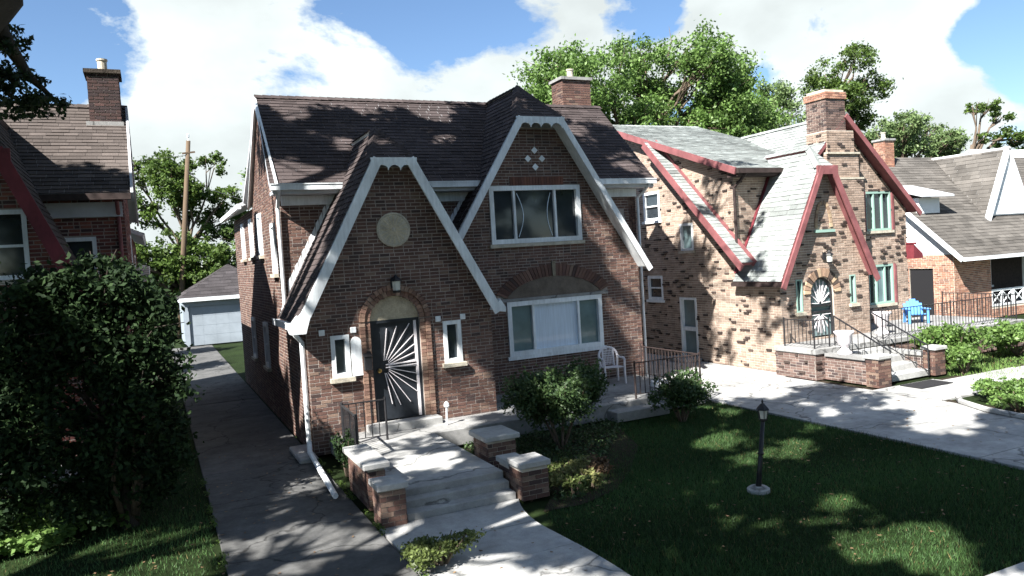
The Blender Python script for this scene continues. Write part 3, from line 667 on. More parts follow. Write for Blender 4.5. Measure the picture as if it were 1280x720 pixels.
roof(T, [(15.6, 24.7, 8.49), (20.35, 24.7, 8.49), (20.35, 31, 6.0), (15.6, 31, 6.0)], FX, GS, M['pinkred'], seed=52, exp=.3, tab=.6)
roof(T, [(23.62, 17.5, 4.5), (20.35, 17.5, 7.66), (20.35, 24, 7.66), (23.62, 27, 4.5)], (0, 1, 0), GS, M['pinkred'], seed=53, exp=.15)
roof(T, [(18.58, 17.5, 5.95), (20.35, 17.5, 7.66), (20.35, 22.35, 7.66), (18.62, 17.55, 5.98)], (0, 1, 0), GS, M['pinkred'], seed=54, exp=.15)
roof(T, [(15.7, 15.92, 2.6), (17.3, 15.92, 5.78), (17.6, 16.5, 6.38), (17.6, 18.2, 6.38), (17.36, 17.85, 5.9), (15.7, 17.85, 2.6)], (0, 1, 0), GS, M['pinkred'], seed=55, exp=.16)
roof(T, [(19.5, 15.92, 2.6), (17.9, 15.92, 5.78), (17.6, 16.5, 6.38), (17.6, 18.2, 6.38), (17.84, 17.85, 5.9), (19.5, 17.85, 2.6)], (0, 1, 0), GS, M['pinkred'], seed=56, exp=.16)
roof(T, [(17.3, 15.92, 5.78), (17.9, 15.92, 5.78), (17.6, 16.5, 6.38)], FX, GS, M['pinkred'], seed=57, exp=.16)
roof(T, [(15.4, 17.15, 3.16), (15.89, 17.15, 3.16), (15.89, 21.6, 7.36), (15.4, 21.6, 7.36)], FX, GS, M['pinkred'], seed=58, exp=.16)
for p, q in (((17.6, 16.48, 6.4), (17.6, 18.2, 6.4)), ((20.35, 17.5, 7.68), (20.35, 22.3, 7.68)), ((15.6, 24.7, 8.51), (20.3, 24.7, 8.51)), ((17.3, 15.92, 5.81), (17.6, 16.5, 6.41))):
    ridgecaps(T, p, q, GS)
rake(T, (19.58, 15.88, 2.44), (17.88, 15.88, 5.82), 'pinkred', .19); rake(T, (15.62, 15.88, 2.44), (17.32, 15.88, 5.82), 'pinkred', .17)
part(T, 'rake_board', 'pinkred', lambda b: b.box((17.2, 15.86, 5.55), (18.0, 15.91, 5.8)))
rake(T, (23.7, 17.47, 4.42), (20.35, 17.47, 7.66), 'pinkred', .17)
for a, c, m_ in (((15.57, 17.38, 5.85), (15.57, 24.7, 8.41), 'pinkred'), ((15.38, 17.1, 3.0), (15.38, 21.62, 7.26), 'pinkred'), ((15.87, 17.1, 3.12), (15.87, 21.6, 7.36), 'pinkred')):
    part(T, 'rake_board', m_, lambda b: b.beam(a, c, .05, .2))
part(T, 'gutter', 'brown_iron', lambda b: b.box((15.6, 17.28, 5.78), (18.5, 17.4, 5.92)))
part(T, 'soffit', 'brown_iron', lambda b: b.box((15.65, 17.402, 5.7), (18.5, 17.84, 5.78)))
part(T, 'downspout', 'brown_iron', lambda b: b.tube([(15.95, 17.34, 5.8), (15.9, 17.55, 5.6), (15.84, 17.78, 5.4), (15.84, 17.78, 3.1)], .045))
part(T, 'gutter', 'brown_iron', lambda b: b.box((15.6, 15.95, 2.46), (15.72, 17.85, 2.58)))
part(T, 'flashing', 'red', lambda b: b.beam((15.78, 17.82, 2.85), (17.25, 17.82, 5.75), .03, .14, up=(0, 1, 0)))
# chimney with a broad breast at the front wall
def tan_chimney():
    b = MB(); b.box((19.4, 17.6, 5), (20.3, 18.0, 5.2)); co = b.build('chimney', M['mortar_pale'], T)
    masonry_child(co, 19.25, 17.4, 20.85, 18.3, 0, 5.55, PAL_TAN, 'mortar_pale', 61, CK)
    masonry_child(co, 19.32, 17.44, 20.72, 18.3, 5.55, 6.35, PAL_TAN, 'mortar_pale', 62, CK)
    masonry_child(co, 19.40, 17.47, 20.58, 18.3, 6.35, 7.1, PAL_TAN, 'mortar_pale', 63, CK)
    masonry_child(co, 19.44, 17.5, 20.28, 18.3, 7.1, 8.1, PAL_DULL, 'mortar_pale', 64, .05)
    masonry_child(co, 19.40, 17.46, 20.32, 18.34, 8.1, 8.32, PAL_ORANGE, 'mortar_pale', 65, .05)
    for z, x0, x1 in ((5.55, 19.24, 20.88), (6.35, 19.31, 20.74)):
        k = MB(); k.box((x0, 17.38, z), (x1, 17.6, z+.06)); k.build('shoulder_stone', M['stone'], co)
    k = MB(); k.box((19.45, 17.55, 8.32), (20.3, 18.25, 8.4)); k.build('chimney_cap', M['stone'], co)
tan_chimney()
window(T, (15.892, 31-8.51, 4.7), LX, .95, 1.0, (), ('glass',), hbars=(.5,), fw=.09, sill='white')
window(T, (15.892, 31-8.53, 1.94), LX, .87, .83, (), ('glass',), hbars=(.5,), fw=.09, sill='white')
window(T, (15.892, 31-10.5, 3.6), LX, .66, .89, (), ('tealglass',), fw=.08, sill='stone')
window(T, (21.4, 17.85, 3.87), FX, 1.22, 1.3, (.34, .67), ('glass', 'glass', 'glass'), 'greenframe', fw=.07, sill='stone')
window(T, (21.4, 17.85, 1.41), FX, 1.22, 1.32, (.34, .67), ('glass', 'tealglass', 'glass'), 'greenframe', fw=.07, sill='stone')
window(T, (16.48, 16.18, 1.66), FX, .24, .94, (), ('glass',), 'greenframe', fw=.04, sill='stone', shelf=.08)
window(T, (18.62, 16.18, 1.75), FX, .24, .85, (), ('glass',), 'greenframe', fw=.04, sill='stone', shelf=.08)
for x in (21.3, 22.63):
    for z, h_ in ((3.87, 1.3), (1.41, 1.32)): part(T, 'window_trim', 'pinkred', lambda b: b.box((x, 17.79, z), (x+.09, 17.86, z+h_)))
part(T, 'door', 'tealglass', lambda b: b.box((15.99, 19.9, .1), (16.05, 20.65, 2.0)))
part(T, 'door_frame', 'white', lambda b: (b.box((15.86, 19.85, .08), (16.0, 19.92, 2.05)), b.box((15.86, 20.63, .08), (16.0, 20.7, 2.05)), b.box((15.86, 19.92, 1.98), (16.0, 20.63, 2.05)), b.box((15.9, 19.92, .95), (15.98, 20.63, 1.08))))
part(T, 'door_step', 'conc', lambda b: b.box((15.2, 19.7, 0), (15.88, 20.9, .1)), bevel=.01)
def tan_door():
    x0, x1, y, z0, zs = 17.03, 17.95, 16.3, .9, 2.15; c = (x0+x1)/2; r = (x1-x0)/2
    loop = [(x0, y, z0), (x1, y, z0)]+[(c+r*math.cos(math.pi*i/12), y, zs+r*math.sin(math.pi*i/12)) for i in range(13)]
    d_ = part(T, 'door', 'tealglass', lambda b: b.prism(loop, (0, .06, 0)))
    o = MB()
    pts = [(c+(r-.03)*math.cos(math.pi*i/12), y-.05, zs+(r-.03)*math.sin(math.pi*i/12)) for i in range(13)]
    o.tube([(x1-.03, y-.05, z0)]+pts+[(x0+.03, y-.05, z0)], .04, 6); o.beam((x0, y-.05, 1.6), (x1, y-.05, 1.6), .04, .06); o.beam((x0, y-.05, 1.78), (x1, y-.05, 1.78), .04, .05); o.build('door_frame', M['black'], d_)
    for i in range(9):
        g = math.pi*i/8
        k = MB(); k.beam((c+.06*math.cos(g), y-.04, 1.85+.06*math.sin(g)), (c+(r-.07)*math.cos(g), y-.04, 1.85+(zs+r-.1-1.85)*math.sin(g)+.02), .02, .035, up=(0, 1, 0)); k.build('grille_ray', M['plastic'], d_)
        k = MB(); k.beam((c+.06*math.cos(g), y-.04, 1.52-.06*math.sin(g)), (c+(r-.07)*math.cos(g), y-.04, 1.52-.55*math.sin(g)), .02, .035, up=(0, 1, 0)); k.build('grille_ray', M['plastic'], d_)
    rng = random.Random(8)
    for i in range(17):
        g0, g1 = math.pi*(i+.08)/17, math.pi*(i+.92)/17; f = lambda g, k: (c+(r+.02+k)*math.cos(g), 16.19, zs+(r+.02+k)*math.sin(g))
        q = rng.choice([(.45, .33, .22), (.3, .2, .14), (.08, .06, .05)])
        k = MB(); k.prism([f(g0, 0), f(g1, 0), f(g1, .24), f(g0, .24)], (0, -.05-rng.uniform(0, .03), 0), q); k.build('brick', M['brick'], T)
    # blind pointed arch over the door
    for s in (-1, 1):
        for i in range(8):
            t0, t1 = i/8, (i+.9)/8; f = lambda t: (17.66+s*.3*math.cos(t*math.pi/2*.95), 16.17, 4.05+.72*math.sin(t*math.pi/2))
            k = MB(); k.beam(f(t0), f(t1), .1, .05, up=(0, 1, 0), c=rng.choice([(.35, .25, .17), (.25, .17, .12), (.4, .3, .2)])); k.build('brick', M['brick'], T)
    part(T, 'ledge', 'greenframe', lambda b: b.box((17.28, 16.1, 3.9), (18.05, 16.18, 3.98)))
    lantern(T, 17.6, 16.15, 3.2)
tan_door()
# small hood on the far side, and the eave stub behind it
HB = part(T, 'hood', 'red', lambda b: (b.prism([(23.3, 17.55, 2.85), (23.3, 17.55, 3.35), (23.75, 17.55, 3.0), (23.75, 17.55, 2.85)], (0, .8, 0)), b.box((23.3, 17.5, 3.33), (23.38, 18.4, 3.4))))
part(T, 'eave_stub', 'soffit', lambda b: b.prism([(23.2, 19.0, 5.1), (23.2, 19.0, 5.45), (24.1, 19.0, 5.15), (24.1, 19.0, 5.05)], (0, 3, 0)))

# porch of the tan house
Q = thing('front_porch', 'raised brick porch with black iron rails and steps before the arched door', 'porch', (19.5, 15.5, 0))
masonry(Q, (15.6, 14.75, 0), FX, rect(0, 0, .75, .68), [], PAL_DULL, 'mortar', seed=71, clinker=.1, thick=.5)
masonry(Q, (15.592, 16.15, 0), LX, rect(0, 0, 1.39, .68), [], PAL_DULL, 'mortar', seed=72, clinker=.1)
masonry(Q, (18.3, 14.75, 0), FX, rect(0, 0, 6.2, .68), [], PAL_DULL, 'mortar', seed=73)
part(Q, 'porch_floor', 'conc2', lambda b: b.box((15.55, 14.7, .68), (24.5, 16.17, .82)), bevel=.012)
part(Q, 'porch_floor', 'conc2', lambda b: b.box((19.45, 16.172, .68), (24.5, 17.84, .815)), bevel=.012)
for i in range(4): part(Q, 'step', 'conc', lambda b: b.box((16.25, 13.3+.36*i, 0), (18.1, 13.72+.36*i, .165*(i+1))), bevel=.01)
masonry(Q, (15.932, 14.74, 0), LX, rect(0, 0, 1.5, .62), [], PAL_DULL, 'mortar', seed=74)
part(Q, 'coping', 'conc2', lambda b: b.box((15.87, 13.3, .622), (16.24, 14.69, .70)))
masonry(Q, (18.12, 14.74, 0), LX, rect(0, 0, 1.4, .5), [], PAL_DULL, 'mortar', seed=75)
part(Q, 'coping', 'conc2', lambda b: b.box((18.06, 13.5, .5), (18.42, 14.69, .58)))
brick_pier(Q, 15.76, 12.95, 16.2, 13.32, .70, seed=8); brick_pier(Q, 18.1, 13.15, 18.5, 13.5, .66, seed=9)
railing(Q, [(15.7, 15.9, .82), (15.7, 14.85, .82), (16.25, 14.85, .82)], 0, .75)
railing(Q, [(18.3, 14.85, .82), (21.2, 14.85, .82), (24.3, 14.85, .82), (24.3, 17.3, .82)], 0, .8)
def stair_rail(x, y0, z0, y1, z1):
    b = MB(); b.beam((x, y0, z0+.8), (x, y1, z1+.8), .04, .025); b.beam((x, y0, z0+.12), (x, y1, z1+.12), .02, .02)
    for i in range(10):
        t = i/9; y = y0+(y1-y0)*t; z = z0+(z1-z0)*t; b.tube([(x, y, z if i in (0, 9) else z+.12), (x, y, z+.82)], .018 if i in (0, 9) else .01, 5)
    b.build('railing', M['black'], Q)
stair_rail(16.5, 13.2, .02, 14.9, .82); stair_rail(17.9, 13.2, .02, 14.9, .82)

# ================================================================ the dark red house on the left
D = thing('brick_house', 'dark red brick house with brown roof and red rake board at the left edge', 'house', (-4, 20, 0))
DS = (.082, .069, .063)
masonry(D, (-5.0, 16.2, 0), FX, [(0, 0), (4.15, 0), (4.15, 2.75), (2.75, 6.1), (1.95, 6.1), (.55, 2.75)], [rect(1.6, 3.9, 3.02, 5.15)], PAL_LEFT, seed=81)
masonry(D, (-9.0, 18.0, 0), FX, rect(0, 0, 8.55, 5.5), [rect(7.2, 3.4, 8.0, 4.7)], PAL_LEFT, seed=82, skip=[rect(0, 0, 4.5, 5.5)])
masonry(D, (-.45, 18.0, 0), (0, 1, 0), [(.003, 0), (11, 0), (11, 4.9), (5, 4.9), (2.4, 7.65), (.003, 5.4)], [rect(3.4, 3.6, 4.2, 4.9), rect(7, 3.3, 7.8, 4.5)], PAL_LEFT, seed=83)
roof(D, [(-12, 17.6, 5.57), (-.28, 17.6, 5.57), (-.3, 20.4, 7.88), (-12, 20.4, 7.88)], FX, DS, M['soffit'], seed=84)
roof(D, [(-12, 20.4, 7.88), (-.3, 20.4, 7.88), (-.28, 23.3, 5.4), (-12, 23.3, 5.4)], FX, DS, M['soffit'], seed=85)
roof(D, [(-.72, 15.95, 2.7), (-2.2, 15.95, 6.2), (-2.65, 16.8, 7.27), (-2.65, 19.6, 7.27), (-1.93, 17.6, 5.57), (-.72, 18.0, 2.7)], (0, 1, 0), DS, M['brown_iron'], seed=86)
roof(D, [(-4.58, 15.95, 2.7), (-3.1, 15.95, 6.2), (-2.65, 16.8, 7.27), (-2.65, 19.6, 7.27), (-3.37, 17.6, 5.57), (-4.58, 18.0, 2.7)], (0, 1, 0), DS, M['brown_iron'], seed=87)
roof(D, [(-3.1, 15.95, 6.2), (-2.2, 15.95, 6.2), (-2.65, 16.8, 7.27)], FX, DS, M['brown_iron'], seed=88)
roof(D, [(-.12, 23.0, 5.0), (-.12, 29.2, 5.0), (-3, 27, 6.3), (-3, 22.8, 6.3)], (0, 1, 0), DS, M['soffit'], seed=89)
ridgecaps(D, (-12, 20.4, 7.9), (-.28, 20.4, 7.9), DS)
rake(D, (-.66, 15.91, 2.56), (-2.22, 15.91, 6.24), 'red', .24); rake(D, (-4.64, 15.91, 2.56), (-3.08, 15.91, 6.24), 'red', .24)
part(D, 'rake_board', 'red', lambda b: b.box((-3.2, 15.89, 5.96), (-2.1, 15.94, 6.2)))
for a, c in (((-.26, 17.55, 5.47), (-.27, 20.4, 7.78)), ((-.27, 20.4, 7.78), (-.26, 23.3, 5.3))):
    part(D, 'rake_board', 'soffit', lambda b: b.beam(a, c, .05, .22))
part(D, 'gutter', 'brown_iron', lambda b: b.box((-1.9, 17.48, 5.42), (-.28, 17.6, 5.55)))
part(D, 'frieze', 'soffit', lambda b: b.box((-4, 17.85, 5.1), (-.47, 17.99, 5.4)))
part(D, 'downspout', 'pinkred', lambda b: b.tube([(-.55, 17.55, 5.4), (-.55, 17.92, 5.1), (-.55, 17.92, .3)], .04))
window(D, (-3.4, 16.2, 3.9), FX, 1.42, 1.25, (.5,), ('glass',), fw=.08, sill='stone', hbars=(.48,))
window(D, (-1.8, 18.0, 3.4), FX, .8, 1.3, (), ('glass',), fw=.08, sill='stone')
window(D, (-.45, 21.4, 3.6), (0, 1, 0), .8, 1.3, (), ('glass',), fw=.08, sill='stone')
window(D, (-.45, 25, 3.3), (0, 1, 0), .8, 1.2, (), ('glass',), fw=.08, sill='stone')
chimney(D, -1.02, 19.75, -.38, 20.5, 6.8, 8.5, PAL_DARK, 'mortar', seed=90, pots=1, capm='darkbark')
part(D, 'chimney_flashing', 'conc2', lambda b: b.box((-1.1, 19.68, 7.15), (-.34, 19.76, 7.4)))
AC = thing('window_air_conditioner', 'small white box air conditioner sticking out of the dark side wall window', 'air conditioner', (-.3, 21.8, 3.68))
part(AC, 'casing', 'white_vinyl', lambda b: b.box((-.5, 21.45, 3.7), (-.05, 22.1, 4.12)), bevel=.015)
for i in range(6): part(AC, 'louvre', 'soffit', lambda b: b.box((-.48, 21.44, 3.75+.055*i), (-.07, 21.452, 3.775+.055*i)))
LWt = thing('garden_wall', 'low dark brick garden wall behind the ivy at the left edge', 'wall', (-3.8, 14.95, 0))
masonry(LWt, (-6.5, 14.9, 0), FX, rect(0, 0, 5.1, .44), [], PAL_LEFT, 'mortar', seed=91, thick=.25)
part(LWt, 'coping', 'conc2', lambda b: b.box((-6.5, 14.84, .44), (-1.36, 15.18, .52)), bevel=.012)
part(D, 'porch_floor', 'conc2', lambda b: b.box((-6.5, 15.2, 0), (-1.4, 16.19, .5)), bevel=.012)

# ================================================================ garage at the end of the driveway
G = thing('garage', 'small pale garage with a white door and dark hip roof at the driveway end', 'garage', (3.9, 47, 0))
part(G, 'wall', 'garage', lambda b: (b.box((1.35, 44.5, 0), (1.6, 44.7, 2.5)), b.box((4.3, 44.5, 0), (6.6, 44.7, 2.5)), b.box((1.6, 44.5, 2.15), (4.3, 44.7, 2.5)), b.box((1.35, 44.7, 0), (1.55, 50, 2.5)), b.box((6.4, 44.7, 0), (6.6, 50, 2.5))))
gd = part(G, 'garage_door', 'garage', lambda b: b.box((1.6, 44.6, .02), (4.3, 44.66, 2.15)))
for i in range(4):
    for j in range(4): b = MB(); b.box((1.62+.67*j, 44.592, .03+.53*i), (2.283+.67*j, 44.6, .55+.53*i)); b.build('panel', M['garage'], gd)
part(G, 'fascia', 'white', lambda b: b.box((1.1, 44.2, 2.42), (6.85, 44.24, 2.62)))
GR = (.05, .045, .047)
roof(G, [(1.1, 44.25, 2.6), (6.85, 44.25, 2.6), (3.97, 46.8, 4.35)], FX, GR, M['soffit'], seed=101, exp=.3, tab=.6)
roof(G, [(1.1, 44.25, 2.6), (1.1, 50, 2.6), (3.97, 47.6, 4.35), (3.97, 46.8, 4.35)], (0, 1, 0), GR, M['soffit'], seed=102, exp=.3, tab=.6)
roof(G, [(6.85, 44.25, 2.6), (6.85, 50, 2.6), (3.97, 47.6, 4.35), (3.97, 46.8, 4.35)], (0, 1, 0), GR, M['soffit'], seed=103, exp=.3, tab=.6)
b = MB()
for i in range(14): b.box((1.325, 44.69, .1+.17*i), (1.349, 50, .255+.17*i))
b.build('siding', M['garage'], G)

# ================================================================ the orange brick house at the right edge
E3 = thing('brick_house', 'orange brick house with broad brown roof, white dormer and white porch rail at right', 'house', (34, 23, 0))
BS = (.105, .097, .088)
masonry(E3, (28.99, 26, 0), LX, rect(0, 0, 5.897, 2.75), [rect(3.9, .1, 5.0, 2.2)], PAL_ORANGE, 'mortar_pale', seed=111)
masonry(E3, (29, 20.1, 0), FX, rect(0, 0, 2.3, 2.75), [], PAL_ORANGE, 'mortar_pale', seed=112)
masonry(E3, (31.3, 20.1, 0), FX, rect(0, 0, 14, .42), [], PAL_ORANGE, 'mortar_pale', seed=113)
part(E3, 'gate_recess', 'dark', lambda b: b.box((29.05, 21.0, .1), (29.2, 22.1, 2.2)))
part(E3, 'gable_siding', 'siding', lambda b: b.prism([(28.97, 20.0, 2.76), (28.97, 25.9, 2.76), (28.97, 25.9, 6.2), (28.97, 24.9, 7.0), (28.97, 20.0, 2.9)], (.1, 0, 0)))
roof(E3, [(28.7, 19.5, 2.62), (48, 19.5, 2.62), (48, 24.9, 7.3), (28.7, 24.9, 7.3)], FX, BS, M['siding'], seed=114, exp=.2, tab=.5)
roof(E3, [(28.7, 24.9, 7.3), (48, 24.9, 7.3), (48, 30, 3), (28.7, 30, 3)], FX, BS, M['siding'], seed=115, exp=.4, tab=.8)
part(E3, 'gutter', 'white', lambda b: b.box((28.7, 19.38, 2.48), (48, 19.5, 2.62)))
part(E3, 'rake_board', 'white', lambda b: b.beam((28.68, 19.5, 2.52), (28.68, 24.9, 7.2), .04, .18))
chimney(E3, 30.6, 24.3, 31.2, 24.9, 6.2, 8.0, PAL_ORANGE, 'mortar_pale', seed=116, pots=1)
def white_dormer():
    do = part(E3, 'dormer', 'siding', lambda b: b.prism([(33.1, 21.3, 4.25), (35.9, 21.3, 4.25), (34.5, 21.3, 7.05)], (0, .1, 0)))
    for i in range(11):
        z = 4.3+i*.22; h_ = (7.0-z)/2.8*1.38
        if h_ > .08: k = MB(); k.box((34.5-h_, 21.27, z), (34.5+h_, 21.3, z+.2)); k.build('plank', M['siding'], do)
    for s in (-1, 1):
        k = MB(); k.beam((34.5+s*1.6, 21.22, 4.05), (34.5, 21.22, 7.25), .05, .2, up=(0, -1, 0)); k.build('rake_board', M['white'], do)
    roof(E3, [(32.9, 21.1, 4.0), (34.5, 21.1, 7.25), (34.5, 24.8, 7.25), (32.9, 21.2, 4.05)], (0, 1, 0), BS, M['siding'], seed=117, exp=.2, tab=.5)
    roof(E3, [(36.1, 21.1, 4.0), (34.5, 21.1, 7.25), (34.5, 24.8, 7.25), (36.1, 21.2, 4.05)], (0, 1, 0), BS, M['siding'], seed=118, exp=.2, tab=.5)
    part(E3, 'shed_dormer', 'siding', lambda b: b.prism([(29.1, 21.6, 4.5), (30.4, 21.6, 4.5), (30.4, 21.6, 5.15), (29.1, 21.6, 5.15)], (0, 1.2, 0)))
    part(E3, 'shed_dormer_roof', 'soffit', lambda b: b.prism([(28.8, 21.2, 5.16), (30.8, 21.2, 5.16), (30.8, 23.2, 5.75), (28.8, 23.2, 5.75)], (0, 0, .08)))
white_dormer()
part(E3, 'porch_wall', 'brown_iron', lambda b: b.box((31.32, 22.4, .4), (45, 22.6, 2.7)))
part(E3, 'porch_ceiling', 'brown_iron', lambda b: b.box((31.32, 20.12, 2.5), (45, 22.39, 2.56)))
part(E3, 'porch_floor', 'conc2', lambda b: b.box((31.32, 20.12, .3), (45, 22.39, .42)))
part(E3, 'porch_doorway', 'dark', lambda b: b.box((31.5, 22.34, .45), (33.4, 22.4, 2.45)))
window(E3, (33.6, 22.4, 1.1), FX, 1.2, 1.3, (), ('tealglass',), 'white', proud=.08, sill='white')
for x in (33.9, 38.0): part(E3, 'porch_post', 'white', lambda b: b.box((x-.1, 20.15, .42), (x+.1, 20.35, 2.5)), bevel=.01)
def lattice():
    for k in range(5):
        x0 = 31.34+k*1.45; x1 = x0+1.38
        b = MB(); y = 20.13
        b.beam((x0, y, 1.12), (x1, y, 1.12), .06, .09); b.beam((x0, y, .5), (x1, y, .5), .06, .09)
        for x in (x0, x1, (x0+x1)/2): b.beam((x, y, .46), (x, y, 1.16), .06, .07, up=(0, 1, 0))
        for a, c in ((x0, (x0+x1)/2), ((x0+x1)/2, x1)):
            b.beam((a, y+.001, .54), (c, y+.001, 1.08), .03, .05, up=(0, 1, 0)); b.beam((a, y-.001, 1.08), (c, y-.001, .54), .03, .05, up=(0, 1, 0))
        b.build('railing_panel', M['white'], E3)
lattice()
# pale roofed house beyond it
F4 = thing('pale_house', 'pale house with white roof behind the orange brick house at right edge', 'house', (58, 33, 0))
part(F4, 'wall', 'siding', lambda b: b.box((50, 28, 0), (66, 38, 5.2)))
roof(F4, [(49.5, 27.5, 5.0), (66.5, 27.5, 5.0), (66.5, 33, 9.0), (49.5, 33, 9.0)], FX, (.5, .52, .55), M['siding'], seed=119, exp=.5, tab=1.0)
roof(F4, [(49.5, 33, 9.0), (66.5, 33, 9.0), (66.5, 38.5, 5), (49.5, 38.5, 5)], FX, (.5, .52, .55), M['siding'], seed=120, exp=.5, tab=1.0)
# utility pole behind the garage
UP = thing('utility_pole', 'leaning brown wooden utility pole rising behind the garage among trees', 'utility pole', (1.3, 51.6, 0))
part(UP, 'pole', 'pole', lambda b: b.tube([(1.25, 51.6, 0), (1.75, 51.6, 4.5), (2.62, 51.6, 12.2)], [.19, .17, .13], 10), smooth=True)
part(UP, 'crossarm', 'pole', lambda b: b.beam((2.2, 51.5, 11.4), (2.95, 51.5, 11.5), .08, .1))
part(UP, 'insulator', 'white_vinyl', lambda b: b.lathe((2.62, 51.6, 12.2), [(.03, 0), (.03, .2), (.08, .22), (.08, .4), (.03, .44)], 8))
part(UP, 'cable', 'wire', lambda b: b.tube([(2.5, 51.6, 11.3), (-4, 52, 10.6), (-12, 52.5, 10.3), (-26, 53, 10.8)], .018, 5))
part(UP, 'cable', 'wire', lambda b: b.tube([(2.4, 51.6, 10.4), (3.2, 46, 8.6), (4.0, 36, 7.0), (4.6, 28, 6.4)], .016, 5))
# ================================================================ vegetation
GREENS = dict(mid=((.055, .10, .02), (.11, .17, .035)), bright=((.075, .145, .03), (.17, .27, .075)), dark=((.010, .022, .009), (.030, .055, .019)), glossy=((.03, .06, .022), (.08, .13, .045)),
              olive=((.08, .11, .03), (.15, .19, .06)), turf=((.028, .066, .02), (.07, .135, .042)), pale=((.10, .16, .06), (.2, .27, .11)), yellow=((.14, .16, .05), (.28, .27, .11)), brown=((.10, .06, .035), (.2, .13, .07)))
def leaf_quads(pts, size, rng, up=.35, aspect=.55, greens='mid'):
    n = len(pts); nr = rng.normal(size=(n, 3)); nr[:, 2] += up*1.5; nr /= np.linalg.norm(nr, axis=1, keepdims=True)
    t = rng.normal(size=(n, 3)); t -= nr*(t*nr).sum(1, keepdims=True); t /= np.linalg.norm(t, axis=1, keepdims=True); s = np.cross(nr, t)
    L = (size*rng.uniform(.6, 1.3, n))[:, None]; W = L*aspect
    q = np.stack([pts-t*L*.5, pts+s*W*.5-nr*L*.06, pts+t*L*.5, pts-s*W*.5-nr*L*.06], 1)
    a, b = np.array(GREENS[greens][0]), np.array(GREENS[greens][1])
    return q, a+(b-a)*rng.random((n, 1))**1.3
def clump_points(clumps, n, rng, sub=14, shell=.55):
    """leaf positions in tufts on the outer part of ellipsoidal clumps"""
    cs = np.array([c for c, r in clumps], float); rs = np.array([np.broadcast_to(r, 3) for c, r in clumps], float)
    wgt = (rs.prod(1))**(2/3); wgt /= wgt.sum(); out = []; tone = []
    for c, r, wg in zip(cs, rs, wgt):
        m = max(3, int(n*wg)); d_ = rng.normal(size=(sub, 3)); d_ /= np.linalg.norm(d_, axis=1, keepdims=True)
        sc_ = c+d_*r*rng.uniform(shell, 1, (sub, 1)); k = rng.integers(0, sub, m)
        g = rng.normal(size=(m, 3))*r*.18*rng.uniform(.6, 1.2, (m, 1))
        out.append(sc_[k]+g); tone.append(rng.uniform(.75, 1.2, sub)[k])
    return np.concatenate(out), np.concatenate(tone)[:, None]
def foliage(parent, clumps, n, size, greens, seed, sub=14, shell=.55, up=.35, aspect=.55, m='leaf', name='crown', zmin=.03, keep=None):
    rng = np.random.default_rng(seed); p, tone = clump_points(clumps, n, rng, sub, shell)
    k = p[:, 2] > zmin
    if keep is not None: k &= keep(p)
    p = p[k]; tone = tone[k]
    q, c = leaf_quads(p, size, rng, up, aspect, greens)
    return npmesh(name, q, 4, np.clip(c*tone, 0, 1), M[m], parent)
def limbs(parent, base, fork, tr, clumps, seed, m='bark', tw=.28, lean=None):
    rng = random.Random(seed); b = MB(); base = Vector(base); fork = Vector(fork); n = 6; pts = []
    for i in range(n+1):
        t = i/n; pts.append(base.lerp(fork, t)+V(rng.uniform(-1, 1), rng.uniform(-1, 1), 0)*tr*.35*(0 if i in (0,) else 1))
    b.tube([pts[0]-Z*.1]+pts, [tr*1.5]+[tr*(1.25 if i == 0 else 1)*(1-.45*i/n) for i in range(n+1)], 10)
    tr_o = b.build('trunk', M[m], parent, smooth=True)
    b = MB()
    for c, r in clumps:
        c = Vector(c); s = fork.lerp(base, rng.uniform(0, .25)); k = 5; mid = []
        for i in range(k+1):
            t = i/k; p = s.lerp(c, t); p.z += (c-s).length*.1*math.sin(math.pi*t); mid.append(p+V(rng.uniform(-1, 1), rng.uniform(-1, 1), rng.uniform(-1, 1))*(c-s).length*.05*(t > 0))
        b.tube(mid, [tr*tw*2*(1-.85*i/k)+.004 for i in range(k+1)], 6)
        rr = max(np.broadcast_to(r, 3))
        for j in range(4):
            e = c+V(rng.uniform(-1, 1), rng.uniform(-1, 1), rng.uniform(-.5, 1))*rr*.75
            b.tube([mid[3], mid[4].lerp(e, .5)+V(0, 0, .1*rr), e], [tr*tw*.6, tr*tw*.4, .006], 5)
    b.build('limbs', M[m], parent, smooth=True)
def big_limbs(parent, base, fork, tr, clumps, seed, m):
    """a few main boughs, each smaller bough joined by a twig to the nearest one"""
    rng = random.Random(seed); base = Vector(base); fork = Vector(fork); b = MB()
    b.tube([base-Z*.1]+[base.lerp(fork, i/6)+V(rng.uniform(-.1, .1), rng.uniform(-.1, .1), 0)*(i > 0) for i in range(7)], [tr*1.6, tr*1.2]+[tr*(1-.07*i) for i in range(6)], 12)
    b.build('trunk', M[m], parent, smooth=True)
    cs = [Vector(c) for c, r in clumps]; main = [max(range(len(cs)), key=lambda i: (cs[i]-fork).length)]
    while len(main) < min(8, len(cs)): main.append(max(range(len(cs)), key=lambda i: min((cs[i]-cs[j]).length for j in main)))
    b = MB(); nodes = []
    for j in main:
        c = cs[j]; pts = []
        for i in range(8):
            t = i/7; p = fork.lerp(c, t); p.z += (c-fork).length*.12*math.sin(math.pi*t); pts.append(p+V(rng.uniform(-1, 1), rng.uniform(-1, 1), rng.uniform(-1, 1))*.18*(0 < t < 1))
        b.tube(pts, [tr*.42*(1-.9*i/7)+.008 for i in range(8)], 7); nodes += pts[3:]
    for i, c in enumerate(cs):
        if i in main: continue
        s = min(nodes, key=lambda n_: (n_-c).length); b.tube([s, s.lerp(c, .5)+V(rng.uniform(-.2, .2), rng.uniform(-.2, .2), .15), c], [.035, .022, .007], 5)
    b.build('limbs', M[m], parent, smooth=True)
